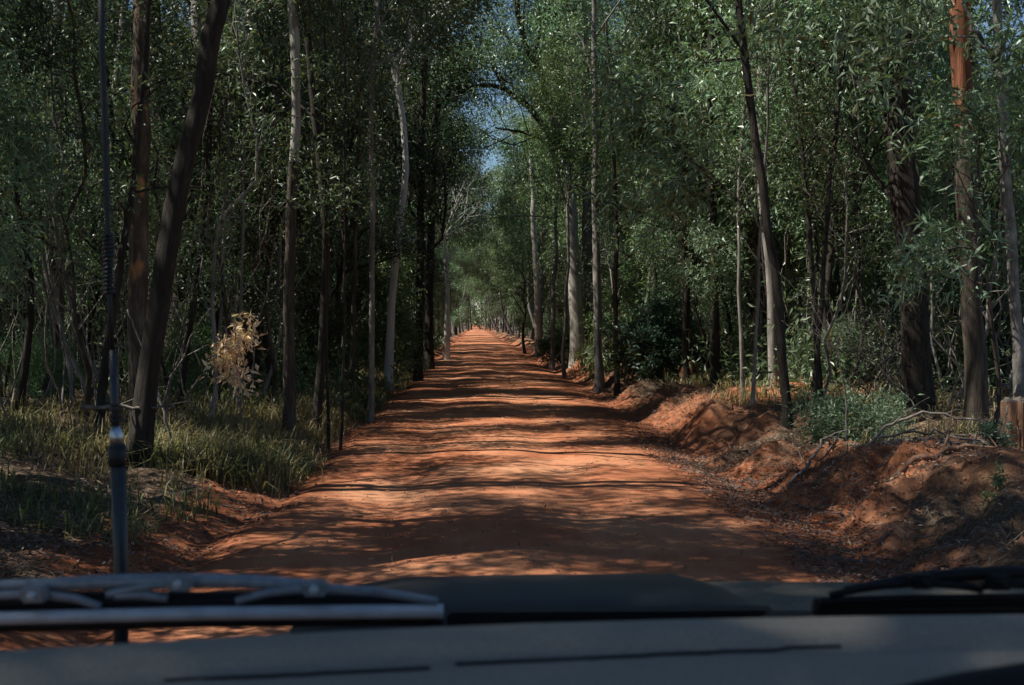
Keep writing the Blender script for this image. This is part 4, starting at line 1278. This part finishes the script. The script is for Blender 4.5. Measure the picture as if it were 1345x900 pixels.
# loading coil wound on the whip
T = Tubes(); n = 15 * 14; tt = np.linspace(0, 1, n)
c = np.array([ap(143.4 - 1.6 * t, 388 - 80 * t) for t in tt])
hel = c + np.stack([np.cos(tt * 15 * 6.283), np.sin(tt * 15 * 6.283), 0 * tt], 1) * .0078
T.add(hel, .0022, 6)
link("loading_coil", T.mesh("loading_coil", AERIAL_B), aerial)

# wipers
def wiper(D, blade, pivots, yokes, bridge, arm, metal, th, dim):
    T = Tubes()
    P = np.array([W(a, b, D) for a, b in blade]) - CX
    m = len(P); t = np.linspace(0, m - 1, 30); P = np.stack([np.interp(t, np.arange(m), P[:, k]) for k in range(3)], 1)
    T.add(P, th, 8, None, 0, True)
    w = part("wiper", T.mesh("wiper", metal))
    T = Tubes(); P2 = P + [0, .006, -th * 1.5]
    T.add(P2, .0045, 6, None, 0, True); link("rubber_edge", T.mesh("rubber_edge", SLOT), w)
    def curve(name, pts, rr, mat, flat=1.0, dd=0.0):
        p = np.array([W(a, b, D + dd) for a, b in pts]) - CX
        m = len(p); t = np.linspace(0, m - 1, m * 6); q = np.stack([np.interp(t, np.arange(m), p[:, k]) for k in range(3)], 1)
        for _ in range(3): q[1:-1] = (q[:-2] + 2 * q[1:-1] + q[2:]) / 4
        T = Tubes(); T.add(q, np.interp(np.linspace(0, 1, len(q)), np.linspace(0, 1, len(rr)), rr), 8, None, 0, True, flat)
        return link(name, T.mesh(name, mat), w)
    for p in yokes: curve("yoke", p, [.0032, .0042, .0032], dim)
    curve("bridge", bridge, [.004, .006, .006, .004], dim, 1.0, .004)
    if arm: curve("wiper_arm", arm, [.009, .008, .007], SLOT, 1.0, .012)
    import bmesh
    for (a, b) in pivots:
        c_ = W(a, b, D - .008) - CX
        bm = bmesh.new(); bmesh.ops.create_cube(bm, size=1)
        for v in bm.verts: v.co = (c_[0] + v.co.x * .021, c_[1] + v.co.y * .014, c_[2] + v.co.z * .0125)
        bmesh.ops.bevel(bm, geom=list(bm.edges), offset=.0025, segments=2, affect='EDGES')
        me = bpy.data.meshes.new("pivot_block"); bm.to_mesh(me); bm.free(); me.materials.append(dim)
        link("pivot_block", me, w)
        T = Tubes(); T.add(np.array([c_ + [0, -.010, 0], c_ + [0, -.006, 0]]), .0036, 10, None, 0, True)
        link("rivet", T.mesh("rivet", dim if dim is SLOT else WIPER_METAL), w)
    return w


wiper(1.00, [(-150, 817), (0, 812), (250, 806), (450, 804), (582, 803)], [(46, 780), (236, 765), (414, 772)],
      [[(-90, 800), (-20, 783), (46, 780), (100, 786), (132, 797)], [(310, 790), (350, 778), (414, 772), (500, 778), (575, 790)],
       [(140, 781), (190, 770), (236, 767)], [(150, 783), (190, 781), (220, 786)]],
      [(-100, 772), (46, 768), (150, 764), (236, 762), (330, 764), (414, 770), (440, 776)],
      [(-160, 792), (40, 790), (300, 789), (560, 793)], WIPER_METAL, .0058, WIPER_GREY)
wiper(1.06, [(1078, 790), (1200, 786), (1345, 784), (1500, 783)], [(1210, 763), (1312, 765)],
      [[(1090, 782), (1140, 771), (1210, 764), (1270, 770), (1290, 775)], [(1290, 771), (1312, 766), (1400, 771)]],
      [(1110, 776), (1210, 758), (1312, 752), (1450, 752)],
      [(1070, 799), (1250, 798), (1500, 797)], SLOT, .0034, SLOT)
print("objects", len(bpy.data.objects), "tris", sum(len(m.loops) - 2 * len(m.polygons) for m in bpy.data.meshes))
